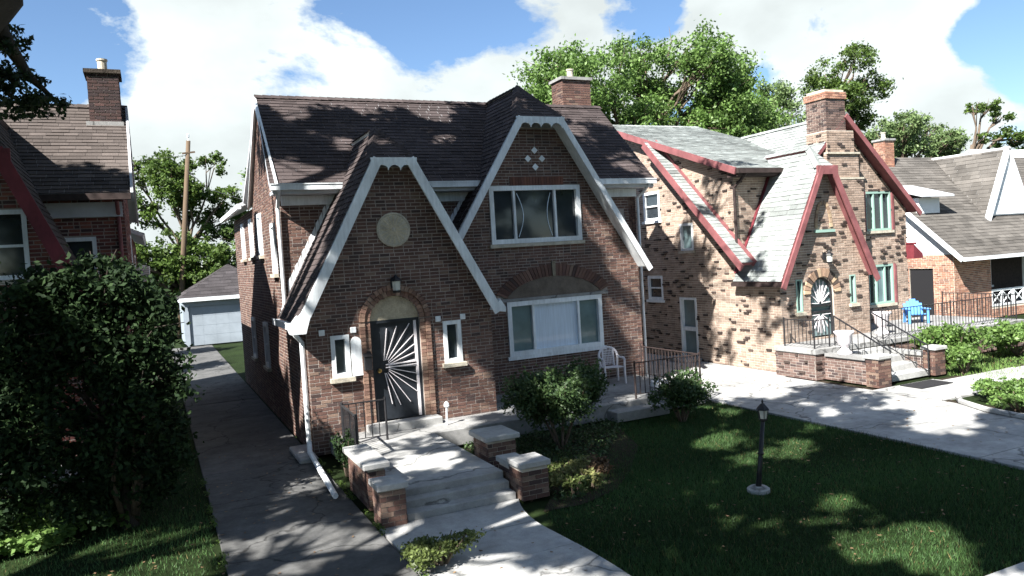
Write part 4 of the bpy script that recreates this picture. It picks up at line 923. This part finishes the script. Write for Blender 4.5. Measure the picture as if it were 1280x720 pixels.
def blob(cx, cy, cz, rx, ry, rz, n, r0, r1, seed, keep=None):
    rng = random.Random(seed); out = []
    while len(out) < n:
        p = V(rng.uniform(-1, 1), rng.uniform(-1, 1), rng.uniform(-1, 1))
        if p.length > 1 or p.length < .35: continue
        q = (cx+p.x*rx, cy+p.y*ry, cz+p.z*rz); r = rng.uniform(r0, r1)
        if keep and not keep(q, r): continue
        out.append((q, (r, r, r*.75)))
    return out
def tree(name, label, base, fork, tr, clumps, n, size, greens, seed, cat='tree', group=None, m='leaf', bark='bark', **k):
    t = thing(name, label, cat, base, group); (big_limbs if len(clumps) > 45 else limbs)(t, base, fork, tr, clumps, seed, bark); foliage(t, clumps, n, size, greens, seed, m=m, **k); return t
BT = 'trees behind the houses'
cl = blob(29, 46, 15.2, 6.3, 4, 3.4, 18, 1.6, 2.6, 1)+blob(38, 46, 15.2, 6.0, 4, 4.0, 22, 1.6, 2.6, 2)+[((25.0, 45, 14.0), (1.8, 1.8, 1.2)), ((31, 44, 12.0), (2.4, 2, 1.6)), ((37, 44, 12), (2.6, 2, 1.6)), ((42, 44, 12), (2.4, 2, 1.6))]
tree('broadleaf_tree', 'largest broad green tree rising behind the tan brick house roof', (33, 47, 0), (33, 47, 9), .34, cl, 80000, .27, 'bright', 201, group=BT, sub=22)
cl = blob(45.3, 48, 14.6, 3.2, 2.5, 2.6, 12, 1.2, 1.9, 3)
tree('broadleaf_tree', 'thin airy tree between the largest tree and the tan chimney', (46, 49, 0), (45.6, 48.5, 10), .35, cl, 13000, .26, 'pale', 202, group=BT, sub=14)
cl = blob(55.6, 48, 16.0, 3.0, 2.5, 3.4, 11, 1.3, 2.0, 4)
tree('broadleaf_tree', 'green tree just right of the tan house chimney top', (54, 49, 0), (54, 48.5, 11), .4, cl, 16000, .27, 'mid', 203, group=BT, sub=16)
cl = blob(66, 50, 12.3, 4.6, 3, 2.4, 13, 1.3, 2.1, 5)
tree('broadleaf_tree', 'soft green tree behind the red chimney of the orange brick house', (66, 51, 0), (66, 50.5, 8), .4, cl, 20000, .3, 'pale', 204, group=BT, sub=16)
cl = [((79.5, 52, 16.2), (1.1, 1, .8)), ((81.8, 52, 16.6), (1.3, 1, .8)), ((84, 52, 15.6), (1.0, 1, .8)), ((80.4, 52, 13.3), (.9, .8, .6)), ((85, 52, 13.0), (2.4, 1.5, 1.2)), ((88, 52, 12.6), (2.4, 1.5, 1.4))]
tree('bare_limbed_tree', 'spindly tree with bent bare limbs at the upper right edge', (79, 53, 0), (78.6, 52, 12.5), .35, cl, 4500, .34, 'mid', 205, group=BT, sub=8)
cl = blob(.6, 56, 9.9, 2.8, 2, 2.2, 9, .9, 1.5, 6)+blob(4.0, 56, 8.6, 2.4, 2, 2.8, 9, .9, 1.5, 7)
tree('broadleaf_tree', 'dark airy tree around the wooden utility pole', (2.2, 56.5, 0), (2.3, 56, 6), .2, cl, 20000, .25, 'mid', 206, group=BT, sub=12)
cl = blob(7.8, 58, 8.2, 1.8, 2, 2.8, 10, .9, 1.4, 8)
tree('broadleaf_tree', 'green tree half hidden by the side of the brown brick house', (7.6, 58.5, 0), (7.7, 58, 5), .3, cl, 8000, .3, 'bright', 207, group=BT, sub=12)
cl = blob(2.5, 53.2, 4.4, 4.5, 1.6, 2.4, 22, .9, 1.5, 9)+blob(-1.5, 52, 4.2, 2, 1.6, 2.4, 8, .9, 1.4, 19)
tree('leafy_thicket', 'dense green thicket just behind the pale garage roof', (2, 53.5, 0), (2.2, 53, 2), .3, cl, 26000, .27, 'mid', 208, cat='thicket', group=BT, sub=14)
# the street trees that shade the lawn and the front of the houses
ok = lambda q, r: q[2] > 5.2+.40*max(q[1], 4)+r*.9
# spots kept sunlit by shaping the crowns round them: (point, clear radius)
LIT = [((3.1, 15.5, 1.2), .5), ((3.2, 15.5, 2.2), .5), ((3.6, 15.5, 3.1), .3), ((5.5, 15.5, 1.1), .35), ((6.3, 15.5, .9), .4), ((5.4, 15.5, 1.9), .2), ((4.5, 15.5, 1.5), .3), ((3.0, 15.5, .6), .4), ((4.5, 15.9, 6.4), .25), ((4.3, 16.6, 6.5), .2), ((8.6, 17.3, 7.6), .25), ((-2.4, 13.2, .2), .6), ((-1.5, 12.6, .2), .5), ((-3.0, 12.8, .2), .5), ((-.6, 12.0, .2), .3), ((3.9, 15.5, 2.6), .25),
       ((4.1, 12.4, .35), .35), ((3.5, 13.4, .35), .25), ((5.2, 14.8, .35), .3), ((6.4, 15.8, .35), .3), ((3.8, 10.2, 0), .5), ((4.4, 10.1, 0), .5), ((3.2, 9.7, 0), .5), ((4.2, 9.4, 0), .5), ((3.4, 8.6, 0), .4), ((5.1, 10.7, .6), .3), ((2.9, 12, .65), .15),
       ((2.68, 19, 5), .5), ((2.68, 22, 5), .6), ((2.68, 18.4, 4), .4), ((2.68, 25, 4), .8), ((2.68, 17, 1.8), .3), ((3.2, 17.5, 5.9), .3), ((3.4, 19.3, 7.6), .25), ((5.2, 19.5, 7.8), .2), ((7.2, 19.4, 7.6), .3), ((7.0, 18.6, 6.9), .2), ((11.2, 18.9, 7.2), .25), ((11.8, 17.7, 6.2), .25), ((4.4, 18.3, 6.7), .2),
       ((3.0, 16, 3.8), .3), ((3.4, 16.6, 4.6), .25), ((11.4, 17.3, 3.2), .3), ((11.7, 17.3, 1.6), .3), ((10.6, 17.3, 4.4), .2),
       ((13.6, 9.8, 0), .6), ((14.6, 10.4, 0), .6), ((15, 11.6, 0), .5), ((12.7, 11.8, 0), .15), ((13.2, 13, 0), .15), ((14, 17, 0), .5), ((13.4, 15.8, 0), .4), ((15.2, 15.5, 0), .4), ((13.0, 17.6, 0), .3),
       ((15.9, 18.0, 5), .5), ((15.9, 18.4, 1.6), .35), ((15.9, 21, 6.4), .5), ((15.9, 22, 7), 1), ((18, 20, 6.9), 1.5), ((18.5, 16.2, 3.5), 1), ((22, 17.8, 3), 1.5), ((20, 17.4, 6), 1.5), ((16, 13, .7), .6), ((17, 12.5, 0), .6), ((20, 13.5, 1), 1.2), ((16.5, 10, .3), .8),
       ((8.1, 6.2, 0), .55), ((7.6, 6.6, 0), .3), ((10.3, 10.3, 0), .3), ((9.4, 11.5, 0), .35), ((9.9, 11.9, 0), .3), ((9.2, 10.3, 0), .2), ((6.9, 8.0, 0), .12), ((8.6, 7.8, 0), .14), ((6.6, 12.4, 1.5), .4), ((10.4, 12.9, .9), .3), ((5.8, 10.6, .3), .3),
       ((-2.6, 13.8, .2), .5), ((-1.8, 13.3, .2), .4), ((-1, 12.9, 3.6), .4), ((-.2, 12.7, 2.6), .35), ((1.5, 12.4, 0), .15), ((2.2, 13.4, 0), .2), ((1.0, 11, 0), .15), ((1.9, 10.9, 0), .15), ((1.4, 9.9, 0), .3), ((2.2, 10.3, 0), .25), ((-1.5, 19, 6.8), .8), ((-1.2, 10.8, .1), .3), ((.1, 11.6, .1), .25)]
LITP = np.array([p for p, r in LIT]); LITR = np.array([r for p, r in LIT]); SD = np.array(d)
def aimed(samples, n, z0, z1, r0, r1, seed, cond):
    """crown clumps placed up-sun to shade the given spots, leaving the sunny spots open"""
    rng = random.Random(seed); out = []; k = 0
    while len(out) < n and k < 15000:
        k += 1; P = samples(rng); zc = rng.uniform(z0, z1); t = (zc-P[2])/-d.z; c = np.array(P)-SD*t
        w_ = c-LITP; dist = np.linalg.norm(w_-np.outer(w_@SD, SD), axis=1)
        r = min(rng.uniform(r0, r1), ((dist-LITR*.8)/1.2).min())
        if r < .17 or not cond(c, r): continue
        if any((np.array(o[0])-c)@(np.array(o[0])-c) < (.4*r)**2 for o in out): continue
        out.append((tuple(c), (r, r, r*.8)))
    return out
U_ = lambda rng, a, b: rng.uniform(a, b)
lawn_s = lambda g: (U_(g, 4.9, 12.4), U_(g, 5.0, 14.2), 0) if g.random() < .8 else (U_(g, 12, 15), U_(g, 6, 14), 0)
cl = aimed(lawn_s, 330, 9.6, 15.5, .5, 1.1, 21, ok)
tree('street_tree', 'tall street tree left of the view whose dark bough hangs in the upper left corner', (-5.6, 4.6, 0), (-5.0, 5.2, 8.2), .42, cl, 90000, .23, 'mid', 221, group='street shade trees', bark='darkbark', sub=14, up=.5, keep=lambda p: p[:, 2] > 4.9+.395*np.maximum(p[:, 1], 3))
house_s = lambda g: (U_(g, 2.6, 12.5), U_(g, 17.2, 19.9), 7.0) if g.random() < .5 else ((U_(g, 6.5, 12), 17.3, U_(g, 1, 7)) if g.random() < .6 else ((U_(g, 3, 6.6), 15.5, U_(g, 2.5, 6.5)) if g.random() < .6 else (U_(g, 4, 11.5), U_(g, 14.4, 17), .35)))
okb = lambda q, r: ok(q, r) and q[0] < 4.5
cl = aimed(house_s, 520, 11.5, 18, .4, 1.0, 22, okb)+aimed(lambda g: (15.9, U_(g, 16.3, 21.5), U_(g, .3, 6.5)), 16, 13, 17, .25, .5, 28, ok)
tree('street_tree', 'tall tree overhanging the houses whose crown dapples the brown brick house roof', (-7.6, 12.2, 0), (-6.0, 12.6, 9.5), .45, cl, 110000, .2, 'mid', 222, group='street shade trees', bark='darkbark', sub=14, up=.5, keep=lambda p: p[:, 2] > 5.0+.395*p[:, 1])
left_s = lambda g: (U_(g, -4.5, -.8), 16.1, U_(g, 1.5, 6.2)) if g.random() < .6 else (U_(g, -3, -.4), U_(g, 17.6, 18.7), 5.9)
drive_s = lambda g: (U_(g, .5, 2.8), U_(g, 9, 17.5), 0) if g.random() < .6 else ((U_(g, 2.8, 5), U_(g, 8, 14.4), .2) if g.random() < .6 else (U_(g, -2.5, .5), U_(g, 10.5, 13), .5))
okc = lambda q, r: q[0] < -5.5 or ok(q, r)
cl = aimed(drive_s, 190, 8.5, 13, .3, .9, 23, okc)+aimed(left_s, 60, 9.5, 13, .35, .9, 24, lambda q, r: q[0] < -5)
tree('street_tree', 'broad street tree far left that shades the driveway and the stoop', (-10.5, 6.4, 0), (-10, 6.6, 7.2), .4, cl, 54000, .18, 'mid', 223, group='street shade trees', bark='darkbark', sub=14, up=.5)
# unseen trees added behind the camera to block sky light off the facades
for i, (x, y, h_, lb) in enumerate(((-16, -14, 13, 'unseen tree added across the street to cut sky light, farthest left'), (-5, -16, 14, 'unseen tree added across the street to cut sky light, left of its middle'), (7, -15, 13, 'unseen tree added across the street to cut sky light, right of its middle'), (19, -14, 14, 'unseen tree added across the street to cut sky light, at right'), (31, -13, 13, 'unseen tree added across the street to cut sky light, farthest right'))):
    tree('broadleaf_tree', lb, (x, y, 0), (x, y, 4), .4, blob(x, y, h_*.55, 6, 3.5, h_*.42, 30, 1.6, 2.6, 500+i), 9000, .6, 'mid', 510+i, group='unseen trees added to cut sky light', sub=14)
# low bough of the first tree in the upper left corner
BO = bpy.data.objects['street_tree']
b = MB(); b.tube([(-5.0, 5.3, 7.6), (-3.6, 6.4, 8.0), (-2.0, 7.5, 7.7), (-1.05, 8.0, 6.95), (-1.1, 8.05, 6.35), (-1.4, 8.15, 5.85), (-1.75, 8.3, 5.6)], [.32, .29, .27, .26, .25, .17, .05], 10)
b.tube([(-1.15, 8.0, 6.3), (-1.05, 8.2, 6.0), (-.9, 8.35, 5.7), (-.7, 8.5, 5.5)], [.1, .07, .04, .01], 6)
b.tube([(-1.3, 8.1, 6.0), (-1.2, 8.3, 5.75), (-1.05, 8.4, 5.5)], [.07, .05, .01], 6)
b.build('limbs', M['darkbark'], BO, smooth=True)
foliage(BO, [((-1.1, 8.4, 5.85), (.26, .4, .2)), ((-.98, 8.5, 5.62), (.26, .35, .14)), ((-.8, 8.5, 5.47), (.24, .3, .09)), ((-1.3, 8.3, 5.6), (.3, .3, .2)), ((-1.05, 8.5, 5.45), (.3, .35, .1)), ((-1.0, 8.4, 6.05), (.14, .2, .12))], 3200, .055, 'dark', 231, sub=16, name='crown')

# big dark shrub tree beside the driveway
cl = [((-1.0, 13.4, 3.1), (.95, .9, .95)), ((-.3, 13.2, 2.9), (.7, .8, 1.0)), ((-1.7, 13.3, 2.7), (.9, .8, 1.1)), ((-2.4, 13.5, 2.5), (.8, .8, 1.1)), ((-.2, 13.0, 1.9), (.65, .7, .8)), ((-1.0, 12.9, 1.9), (.9, .8, .9)), ((-1.9, 13.0, 1.6), (.9, .8, .9)), ((-.1, 13.1, 1.1), (.55, .6, .6)), ((-.8, 13.0, 1.0), (.7, .6, .5)), ((-2.3, 13.3, 1.4), (.7, .7, .7)), ((-.7, 13.3, 3.8), (.6, .6, .4)), ((-2.9, 13.6, 3.2), (.8, .8, .8)), ((-1.5, 13.3, 3.6), (.6, .6, .45)), ((-3.0, 13.6, 2.2), (.8, .8, 1.0)), ((-.35, 13.2, .6), (.5, .5, .45)), ((-1.2, 13.0, .55), (.55, .5, .45)), ((-2.1, 13.3, .7), (.6, .5, .5)), ((-3.3, 13.7, 1.6), (.7, .6, .8)), ((.05, 13.2, 2.3), (.4, .6, .7))]
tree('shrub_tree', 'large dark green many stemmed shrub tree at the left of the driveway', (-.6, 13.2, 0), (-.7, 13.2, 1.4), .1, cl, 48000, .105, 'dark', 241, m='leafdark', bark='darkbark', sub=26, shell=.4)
SH_ = bpy.data.objects['shrub_tree']
b = MB(); rng = random.Random(6)
for i in range(9):
    x, y = -.6+rng.uniform(-.35, .35), 13.1+rng.uniform(-.3, .3); b.tube([(-.6+(x+.6)*.4, 13.2, 0), (x, y, .7), (x+rng.uniform(-.5, .5), y, 1.7)], [.05, .04, .015], 6)
b.build('stem', M['bark'], SH_, smooth=True)
# rounded shrubs
def shrub(name, label, c, rx, ry, h, n, size, greens, seed, m='leaf', group=None, stems=7, nc=12, spread=.55, keep=None):
    rng = random.Random(seed); t = thing(name, label, 'shrub', (c[0], c[1], 0), group); cl = []
    for i in range(nc):
        g = rng.uniform(0, 2*math.pi); d_ = math.sqrt(rng.random())*.72; zz = h*(.42+.36*rng.random()*(1-d_*.5))
        cl.append(((c[0]+rx*d_*math.cos(g), c[1]+ry*d_*math.sin(g), zz), (rx*spread*.75, ry*spread*.75, h*.26)))
    b = MB()
    for i in range(stems):
        g = 2*math.pi*i/stems; b.tube([(c[0]+.05*math.cos(g), c[1]+.05*math.sin(g), -.02), (c[0]+rx*.3*math.cos(g), c[1]+ry*.3*math.sin(g), h*.35), (c[0]+rx*.6*math.cos(g), c[1]+ry*.6*math.sin(g), h*.75)], [.028, .02, .006], 5)
    b.build('stem', M['bark'], t)
    foliage(t, cl, n, size, greens, seed, m=m, sub=22, shell=.45, name='foliage', keep=keep); return t
shrub('round_shrub', 'big round dark green shrub in front of the large curtained window', (6.95, 13.0), 1.1, 1.0, 1.8, 16000, .08, 'glossy', 251, nc=16)
shrub('round_shrub', 'smaller dark shrub at the terrace corner by the brown iron rail', (10.1, 13.3), .8, .7, 1.15, 6500, .08, 'glossy', 252)
shrub('mound_shrub', 'low clipped green mound bush beside the front walk at the bottom edge', (2.98, 8.92), .62, .42, .42, 3800, .05, 'olive', 253, nc=9)
shrub('leafy_shrub', 'bright green rounded shrub beside the neighbour brick steps', (20.0, 14.0), 1.2, .8, 1.25, 4200, .11, 'bright', 254)
shrub('leafy_shrub', 'bright green spreading shrub at the right end of the iron porch rail', (22.6, 13.8), 1.6, .9, 1.05, 4600, .12, 'bright', 255)
shrub('leafy_shrub', 'small bright green shrub just right of the neighbour step pier', (19.0, 13.0), .6, .5, .75, 1800, .1, 'bright', 256)
for i, (x, y, lb) in enumerate(((16.6, 10.5, 'low bright green hedge plant nearest the doormat in the white edged bed'), (17.8, 10.2, 'low bright green hedge plant in the middle of the white edged bed'), (15.7, 9.6, 'low bright green hedge plant at the front of the white edged bed'), (17.0, 9.3, 'low bright green hedge plant at the right edge of the white edged bed'))):
    shrub('hedge_plant', lb, (x, y), .75, .6, .42, 2000, .08, 'bright', 260+i, group='plants in the white edged bed', nc=8)
b = MB(); b.tube([(15.0, 9.0, .05), (15.1, 9.9, .06), (15.5, 10.7, .05), (15.9, 11.05, .05)], .06, 6)
tag(b.build('bed_edging', M['conc'], None), 'pale concrete edging curving round the neighbour flower bed', 'edging')
# dry and green bedding plants by the right pier
rng = random.Random(14)
spots = [(5.55, 10.55), (5.85, 10.8), (6.15, 10.9), (5.75, 10.35), (6.1, 10.5), (6.45, 10.75), (6.6, 11.1), (6.35, 11.25), (5.95, 11.2)]
kinds = ['yellow', 'yellow', 'yellow', 'olive', 'yellow', 'brown', 'brown', 'yellow', 'olive']
lbs = ['yellowish bedding plant close beside the right stoop pier', 'yellow green bedding plant one along from the right stoop pier', 'pale yellow bedding plant in the middle of the dry bed', 'olive bedding plant at the front corner of the dry bed', 'yellow bedding plant at the front middle of the dry bed', 'reddish brown withered plant at the front right of the dry bed', 'reddish brown withered plant at the far right of the dry bed', 'pale yellow bedding plant at the back right of the dry bed', 'olive bedding plant under the big round shrub']
for i, ((x, y), k) in enumerate(zip(spots, kinds)):
    shrub('bedding_plant', lbs[i], (x, y), .28, .24, .34, 420, .065, k, 270+i, m='straw', group='bedding plants by the stoop pier', nc=5, stems=4)
# potted greenery on the stoop
shrub('yard_shrub', 'tall dark shrub left of the driveway just before the garage', (.0, 40.5), 1.0, 1.4, 3.4, 5000, .2, 'dark', 287, m='leafdark')
shrub('yard_shrub', 'tall dark shrub at the back corner of the dark red house', (-.2, 33.5), .9, 1.6, 3.2, 5000, .18, 'dark', 288, m='leafdark')
shrub('porch_plant', 'dark plant crowding the iron rail at the left side of the stoop', (2.95, 13.7), .3, .5, .9, 1300, .07, 'dark', 285, m='leafdark', nc=7)
shrub('porch_plant', 'small green plant at the foot of the wall right of the door wing', (6.95, 16.6), .22, .2, .7, 500, .08, 'glossy', 286, nc=5)

# grass blades and ivy
def blades(name, label, poly, n, h, greens, seed, wd=.012, holes=(), cat='grass'):
    rng = np.random.default_rng(seed); P = np.array(poly); lo, hi = P.min(0), P.max(0); pts = rng.uniform(lo, hi, (int(n*1.6), 2))
    def inside(p, poly):
        r = np.zeros(len(p), bool); k = len(poly)
        for i in range(k):
            (x0, y0), (x1, y1) = poly[i], poly[(i+1) % k]
            c = ((y0 > p[:, 1]) != (y1 > p[:, 1])) & (p[:, 0] < (x1-x0)*(p[:, 1]-y0)/((y1-y0) or 1e-9)+x0); r ^= c
        return r
    k = inside(pts, poly)
    for h_ in holes: k &= ~inside(pts, h_)
    pts = pts[k][:n]; m = len(pts); g = rng.uniform(0, 2*np.pi, m); d_ = np.stack([np.cos(g), np.sin(g)], 1)
    hh = h*rng.uniform(.5, 1.25, m)*(.75+.5*np.sin(pts[:, 0]*1.3+1)*np.sin(pts[:, 1]*1.1)*.6); ln = rng.normal(size=(m, 2))*.35*hh[:, None]
    a = np.c_[pts-d_*wd*.5, np.full(m, -.05)]; b_ = np.c_[pts+d_*wd*.5, np.full(m, -.05)]; c = np.c_[pts+ln, hh-.05]
    q = np.stack([a, b_, c], 1); A, B = np.array(GREENS[greens][0]), np.array(GREENS[greens][1])
    pt = (np.sin(pts[:, 0]*.9+2*np.sin(pts[:, 1]*.7))+np.sin(pts[:, 1]*1.7+pts[:, 0]*.6))[:, None]*.16+rng.normal(size=(m, 1))*.12
    cc = (A+(B-A)*rng.random((m, 1)))*np.clip(1+pt, .5, 1.6); dry = rng.random(m) < .035; cc[dry] = np.array([.2, .16, .07])*rng.uniform(.5, 1.1, (dry.sum(), 1))
    o = npmesh(name, q, 3, cc, M['grass'], None, 'stuff'); return tag(o, label, cat)
lawn = [(4.68, 5.3), (12.0, 5.3), (12.0, 14.3), (5.4, 14.3), (5.6, 11.6), (5.45, 10.6), (4.95, 9.9), (4.72, 9.0)]
blades('lawn_grass', 'short green lawn grass in front of the brown brick house', lawn, 120000, .085, 'turf', 301, .013)
blades('lawn_grass', 'short green grass strip left of the driveway', [(-6, 6), (.5, 6), (.5, 20), (-6, 14)], 45000, .085, 'turf', 302, .013)
blades('lawn_grass', 'sunny green grass of the right hand front yards', [(16.2, 5.7), (40, 5.7), (40, 17), (24.6, 17), (24.6, 14.6), (18.6, 14.6), (18.6, 12.8), (17.8, 11.5), (16.2, 9.5)], 60000, .1, 'bright', 303, .025)
rngv = np.random.default_rng(9); n = 13000
p = np.c_[rngv.uniform(-5, -.6, n), rngv.uniform(12.1, 14.85, n), rngv.uniform(.0, .2, n)]; p[:, 2] += .1*np.sin(p[:, 0]*4)*np.sin(p[:, 1]*3)+.05
k = (p[:, 1] > 12.3+.35*(p[:, 0]+2.5)+.15*np.sin(p[:, 0]*5)); q, c = leaf_quads(p[k], .1, rngv, .8, .8, 'bright')
tag(npmesh('ivy', q, 4, c, M['leaf'], None, 'stuff'), 'leafy green ivy covering the bank below the low wall at left', 'ivy')
# fallen leaves
rngf = np.random.default_rng(12); n = 900
p = np.c_[rngf.uniform(-1, 15.5, n), rngf.uniform(6, 17, n), rngf.uniform(.008, .02, n)]
p = p[~((p[:, 0] > 2.6) & (p[:, 0] < 12) & (p[:, 1] > 10.4))]
q, c = leaf_quads(p, .06, rngf, 6, .6, 'brown'); tag(npmesh('fallen_leaves', q, 4, c*1.4, M['straw'], None, 'stuff'), 'scattered dry fallen leaves on the lawn and paving', 'leaves')
# weeds in the driveway edge
n = 2600; p = np.c_[np.where(rngf.random(n) < .5, .55, 2.66)+rngf.normal(size=n)*.03, rngf.uniform(8, 16, n), rngf.uniform(0, .07, n)]
p = p[(np.sin(p[:, 1]*3.1)+np.sin(p[:, 1]*7.3)) > .3]; q, c = leaf_quads(p, .05, rngf, .4, .4, 'mid'); tag(npmesh('weeds', q, 4, c, M['leaf'], None, 'stuff'), 'small weeds growing along the edges of the driveway', 'weeds')
# bare soil bed under the shrubs
sheet('planting_bed', [(4.95, 9.95), (5.45, 10.6), (5.5, 11.7), (5.4, 14.35), (9.0, 14.35), (8.2, 12.2), (7.1, 10.9), (6.4, 10.2), (5.6, 9.9)], -.03, 'ground')

rngb = np.random.default_rng(15); n = 5200; bed = np.c_[rngb.uniform(5.3, 9.0, n), rngb.uniform(10.0, 14.3, n), rngb.uniform(-.02, .1, n)]
bed = bed[(bed[:, 0] < 5.6+(bed[:, 1]-9.9)*.85) & (bed[:, 0] > 5.35)]; q, c = leaf_quads(bed, .07, rngb, .7, .6, 'glossy')
tag(npmesh('ground_cover', q, 4, c, M['leaf'], None, 'stuff'), 'low leafy ground cover in the bed under the big round shrub', 'ground cover')
# ================================================================ small things
def plastic_chair():
    t = thing('plastic_armchair', 'white plastic armchair on the terrace below the curtained window', 'chair', (10.5, 16.65, .35))
    o = V(10.5, 16.65, .35); ry = Matrix.Rotation(R(-14), 3, 'Z'); f = lambda x, y, z: o+ry @ V(x, y, z)
    def pc(name, fn): b = MB(); fn(b); return b.build(name, M['plastic'], t, smooth=False)
    pc('seat', lambda b: b.prism([f(-.24, -.24, .42), f(.24, -.24, .42), f(.22, .22, .39), f(-.22, .22, .39)], (0, 0, .025)))
    for s in (-1, 1):
        pc('leg', lambda b: b.tube([f(s*.27, -.26, 0), f(s*.26, -.25, .3), f(s*.27, -.24, .62)], [.025, .028, .025], 6))
        pc('leg', lambda b: b.tube([f(s*.25, .27, 0), f(s*.23, .22, .4)], [.025, .03], 6))
        pc('arm', lambda b: b.tube([f(s*.27, -.26, .62), f(s*.29, -.1, .65), f(s*.27, .12, .64), f(s*.24, .24, .68)], [.026, .03, .028, .025], 6))
    n = 12; arc = [f(.25*math.cos(math.pi*i/n), .25+.06*math.sin(math.pi*i/n), .66+.24*math.sin(math.pi*i/n)) for i in range(n+1)]
    bk = pc('backrest', lambda b: (b.tube([f(.22, .22, .4)]+arc+[f(-.22, .22, .4)], .03, 6), b.tube([f(.15, .24, .42), f(.14, .28, .84)], .022, 5), b.tube([f(-.15, .24, .42), f(-.14, .28, .84)], .022, 5)))
    for i in range(6): b = MB(); x = -.1+.04*i; b.beam(f(x, .245, .44), f(x, .29, .86), .012, .012); b.build('slat', M['plastic'], bk)
    for i in range(6): b = MB(); z = .5+.06*i; b.beam(f(-.14, .25+.04*i/6, z), f(.14, .25+.04*i/6, z), .012, .012); b.build('slat', M['plastic'], bk)
plastic_chair()
def deck_chair():
    t = thing('deck_chair', 'bright blue slatted deck chair on the neighbour porch', 'chair', (22.15, 16.7, .82)); o = V(22.15, 16.7, .82); ry = Matrix.Rotation(R(-35), 3, 'Z'); f = lambda x, y, z: o+ry @ V(x, y, z)*.8
    for i in range(6):
        x = -.26+.105*i; h_ = .98-.09*abs(i-2.5)
        b = MB(); b.beam(f(x, .18, .32), f(x*1.15, .42, h_), .09, .025, up=ry @ V(0, 1, 0)); b.build('back_slat', M['blue'], t)
    for i in range(5): b = MB(); y = -.3+.11*i; b.beam(f(-.3, y, .38-.02*i), f(.3, y, .38-.02*i), .09, .025); b.build('seat_slat', M['blue'], t)
    for s in (-1, 1):
        b = MB(); b.beam(f(s*.36, -.38, .58), f(s*.36, .35, .56), .13, .03); b.build('arm', M['blue'], t)
        b = MB(); b.beam(f(s*.34, -.32, 0), f(s*.34, -.32, .57), .09, .03, up=ry @ V(0, 1, 0)); b.build('leg', M['blue'], t)
        b = MB(); b.beam(f(s*.32, .4, 0), f(s*.32, .25, .57), .09, .03, up=ry @ V(0, 1, 0)); b.build('leg', M['blue'], t)
deck_chair()
def lamp_post():
    t = thing('lamp_post', 'short black lantern post with round white base on the shaded lawn', 'lamp post', (8.05, 8.83, 0))
    part(t, 'base', 'conc', lambda b: b.lathe((8.05, 8.83, -.03), [(.17, 0), (.17, .05), (.13, .08), (.05, .09)], 18))
    part(t, 'post', 'black', lambda b: (b.tube([(8.05, 8.83, .02), (8.09, 8.83, .3), (8.2, 8.83, 1.02)], [.045, .036, .03], 10), b.lathe((8.13, 8.83, .52), [(.036, 0), (.05, .02), (.036, .05)], 10)), smooth=True)
    l = part(t, 'lantern', 'black', lambda b: (b.lathe((8.21, 8.83, 1.02), [(.03, 0), (.065, .03), (.065, .045), (.05, .05)], 6), b.lathe((8.21, 8.83, 1.2), [(.1, 0), (.085, .03), (.03, .09), (.012, .1), (.018, .13), (.004, .16)], 6),
             [b.tube([(8.21+.06*math.cos(g), 8.83+.06*math.sin(g), 1.06), (8.21+.082*math.cos(g), 8.83+.082*math.sin(g), 1.21)], .007, 4) for g in [math.pi*i/3 for i in range(6)]]))
    b = MB(); b.lathe((8.21, 8.83, 1.065), [(.05, 0), (.072, .135)], 6); b.build('lamp_glass', M['lampglass'], l)
lamp_post()
def urn(x, y, z, s, label):
    t = thing('urn', label, 'urn', (x, y, z), 'garden urns on the neighbour porch')
    part(t, 'foot', 'plastic', lambda b: b.lathe((x, y, z), [(.2*s, 0), (.2*s, .06*s), (.14*s, .1*s), (.07*s, .2*s)], 18), smooth=True)
    part(t, 'bowl', 'plastic', lambda b: b.lathe((x, y, z+.19*s), [(.07*s, 0), (.12*s, .05*s), (.19*s, .14*s), (.21*s, .34*s), (.27*s, .42*s), (.27*s, .46*s), (.22*s, .46*s), (.2*s, .4*s)], 20), smooth=True)
urn(16.06, 14.2, .70, .92, 'white garden urn on the coping beside the neighbour steps')
urn(19.2, 15.6, .82, 1.0, 'white garden urn on the porch floor behind the iron rail')
t = thing('door_mat', 'black rubber mat on the pale path at the neighbour steps', 'mat', (16.9, 12.55, 0))
part(t, 'mat', 'mat_rubber', lambda b: b.box((16.35, 12.25, .004), (17.5, 12.85, .022)), bevel=.006)
for i in range(8): part(t, 'rib', 'mat_rubber', lambda b: b.box((16.42+.13*i, 12.3, .021), (16.5+.13*i, 12.8, .028)))
t = thing('garden_stake', 'small white stake ornament standing on the stoop landing', 'ornament', (5.3, 14.9, .35))
part(t, 'stake', 'white_vinyl', lambda b: b.tube([(5.3, 14.9, .35), (5.32, 14.9, .72)], .02, 6)); part(t, 'head', 'white_vinyl', lambda b: b.lathe((5.32, 14.9, .7), [(.02, 0), (.06, .04), (.05, .1), (.01, .14)], 8))
t = thing('garden_hose', 'coiled white hose on the terrace floor beside the iron rail', 'hose', (11.0, 15.2, .35))
part(t, 'coil', 'white_vinyl', lambda b: b.tube([(11.0+(.2+.012*(i % 5))*math.cos(i*.6), 15.3+(.2+.012*(i % 5))*math.sin(i*.6), .375+.0035*i) for i in range(40)], .018, 6), smooth=True)
part(t, 'nozzle', 'brass', lambda b: b.tube([(11.2, 15.3, .4), (11.38, 15.2, .38)], [.02, .03], 6))
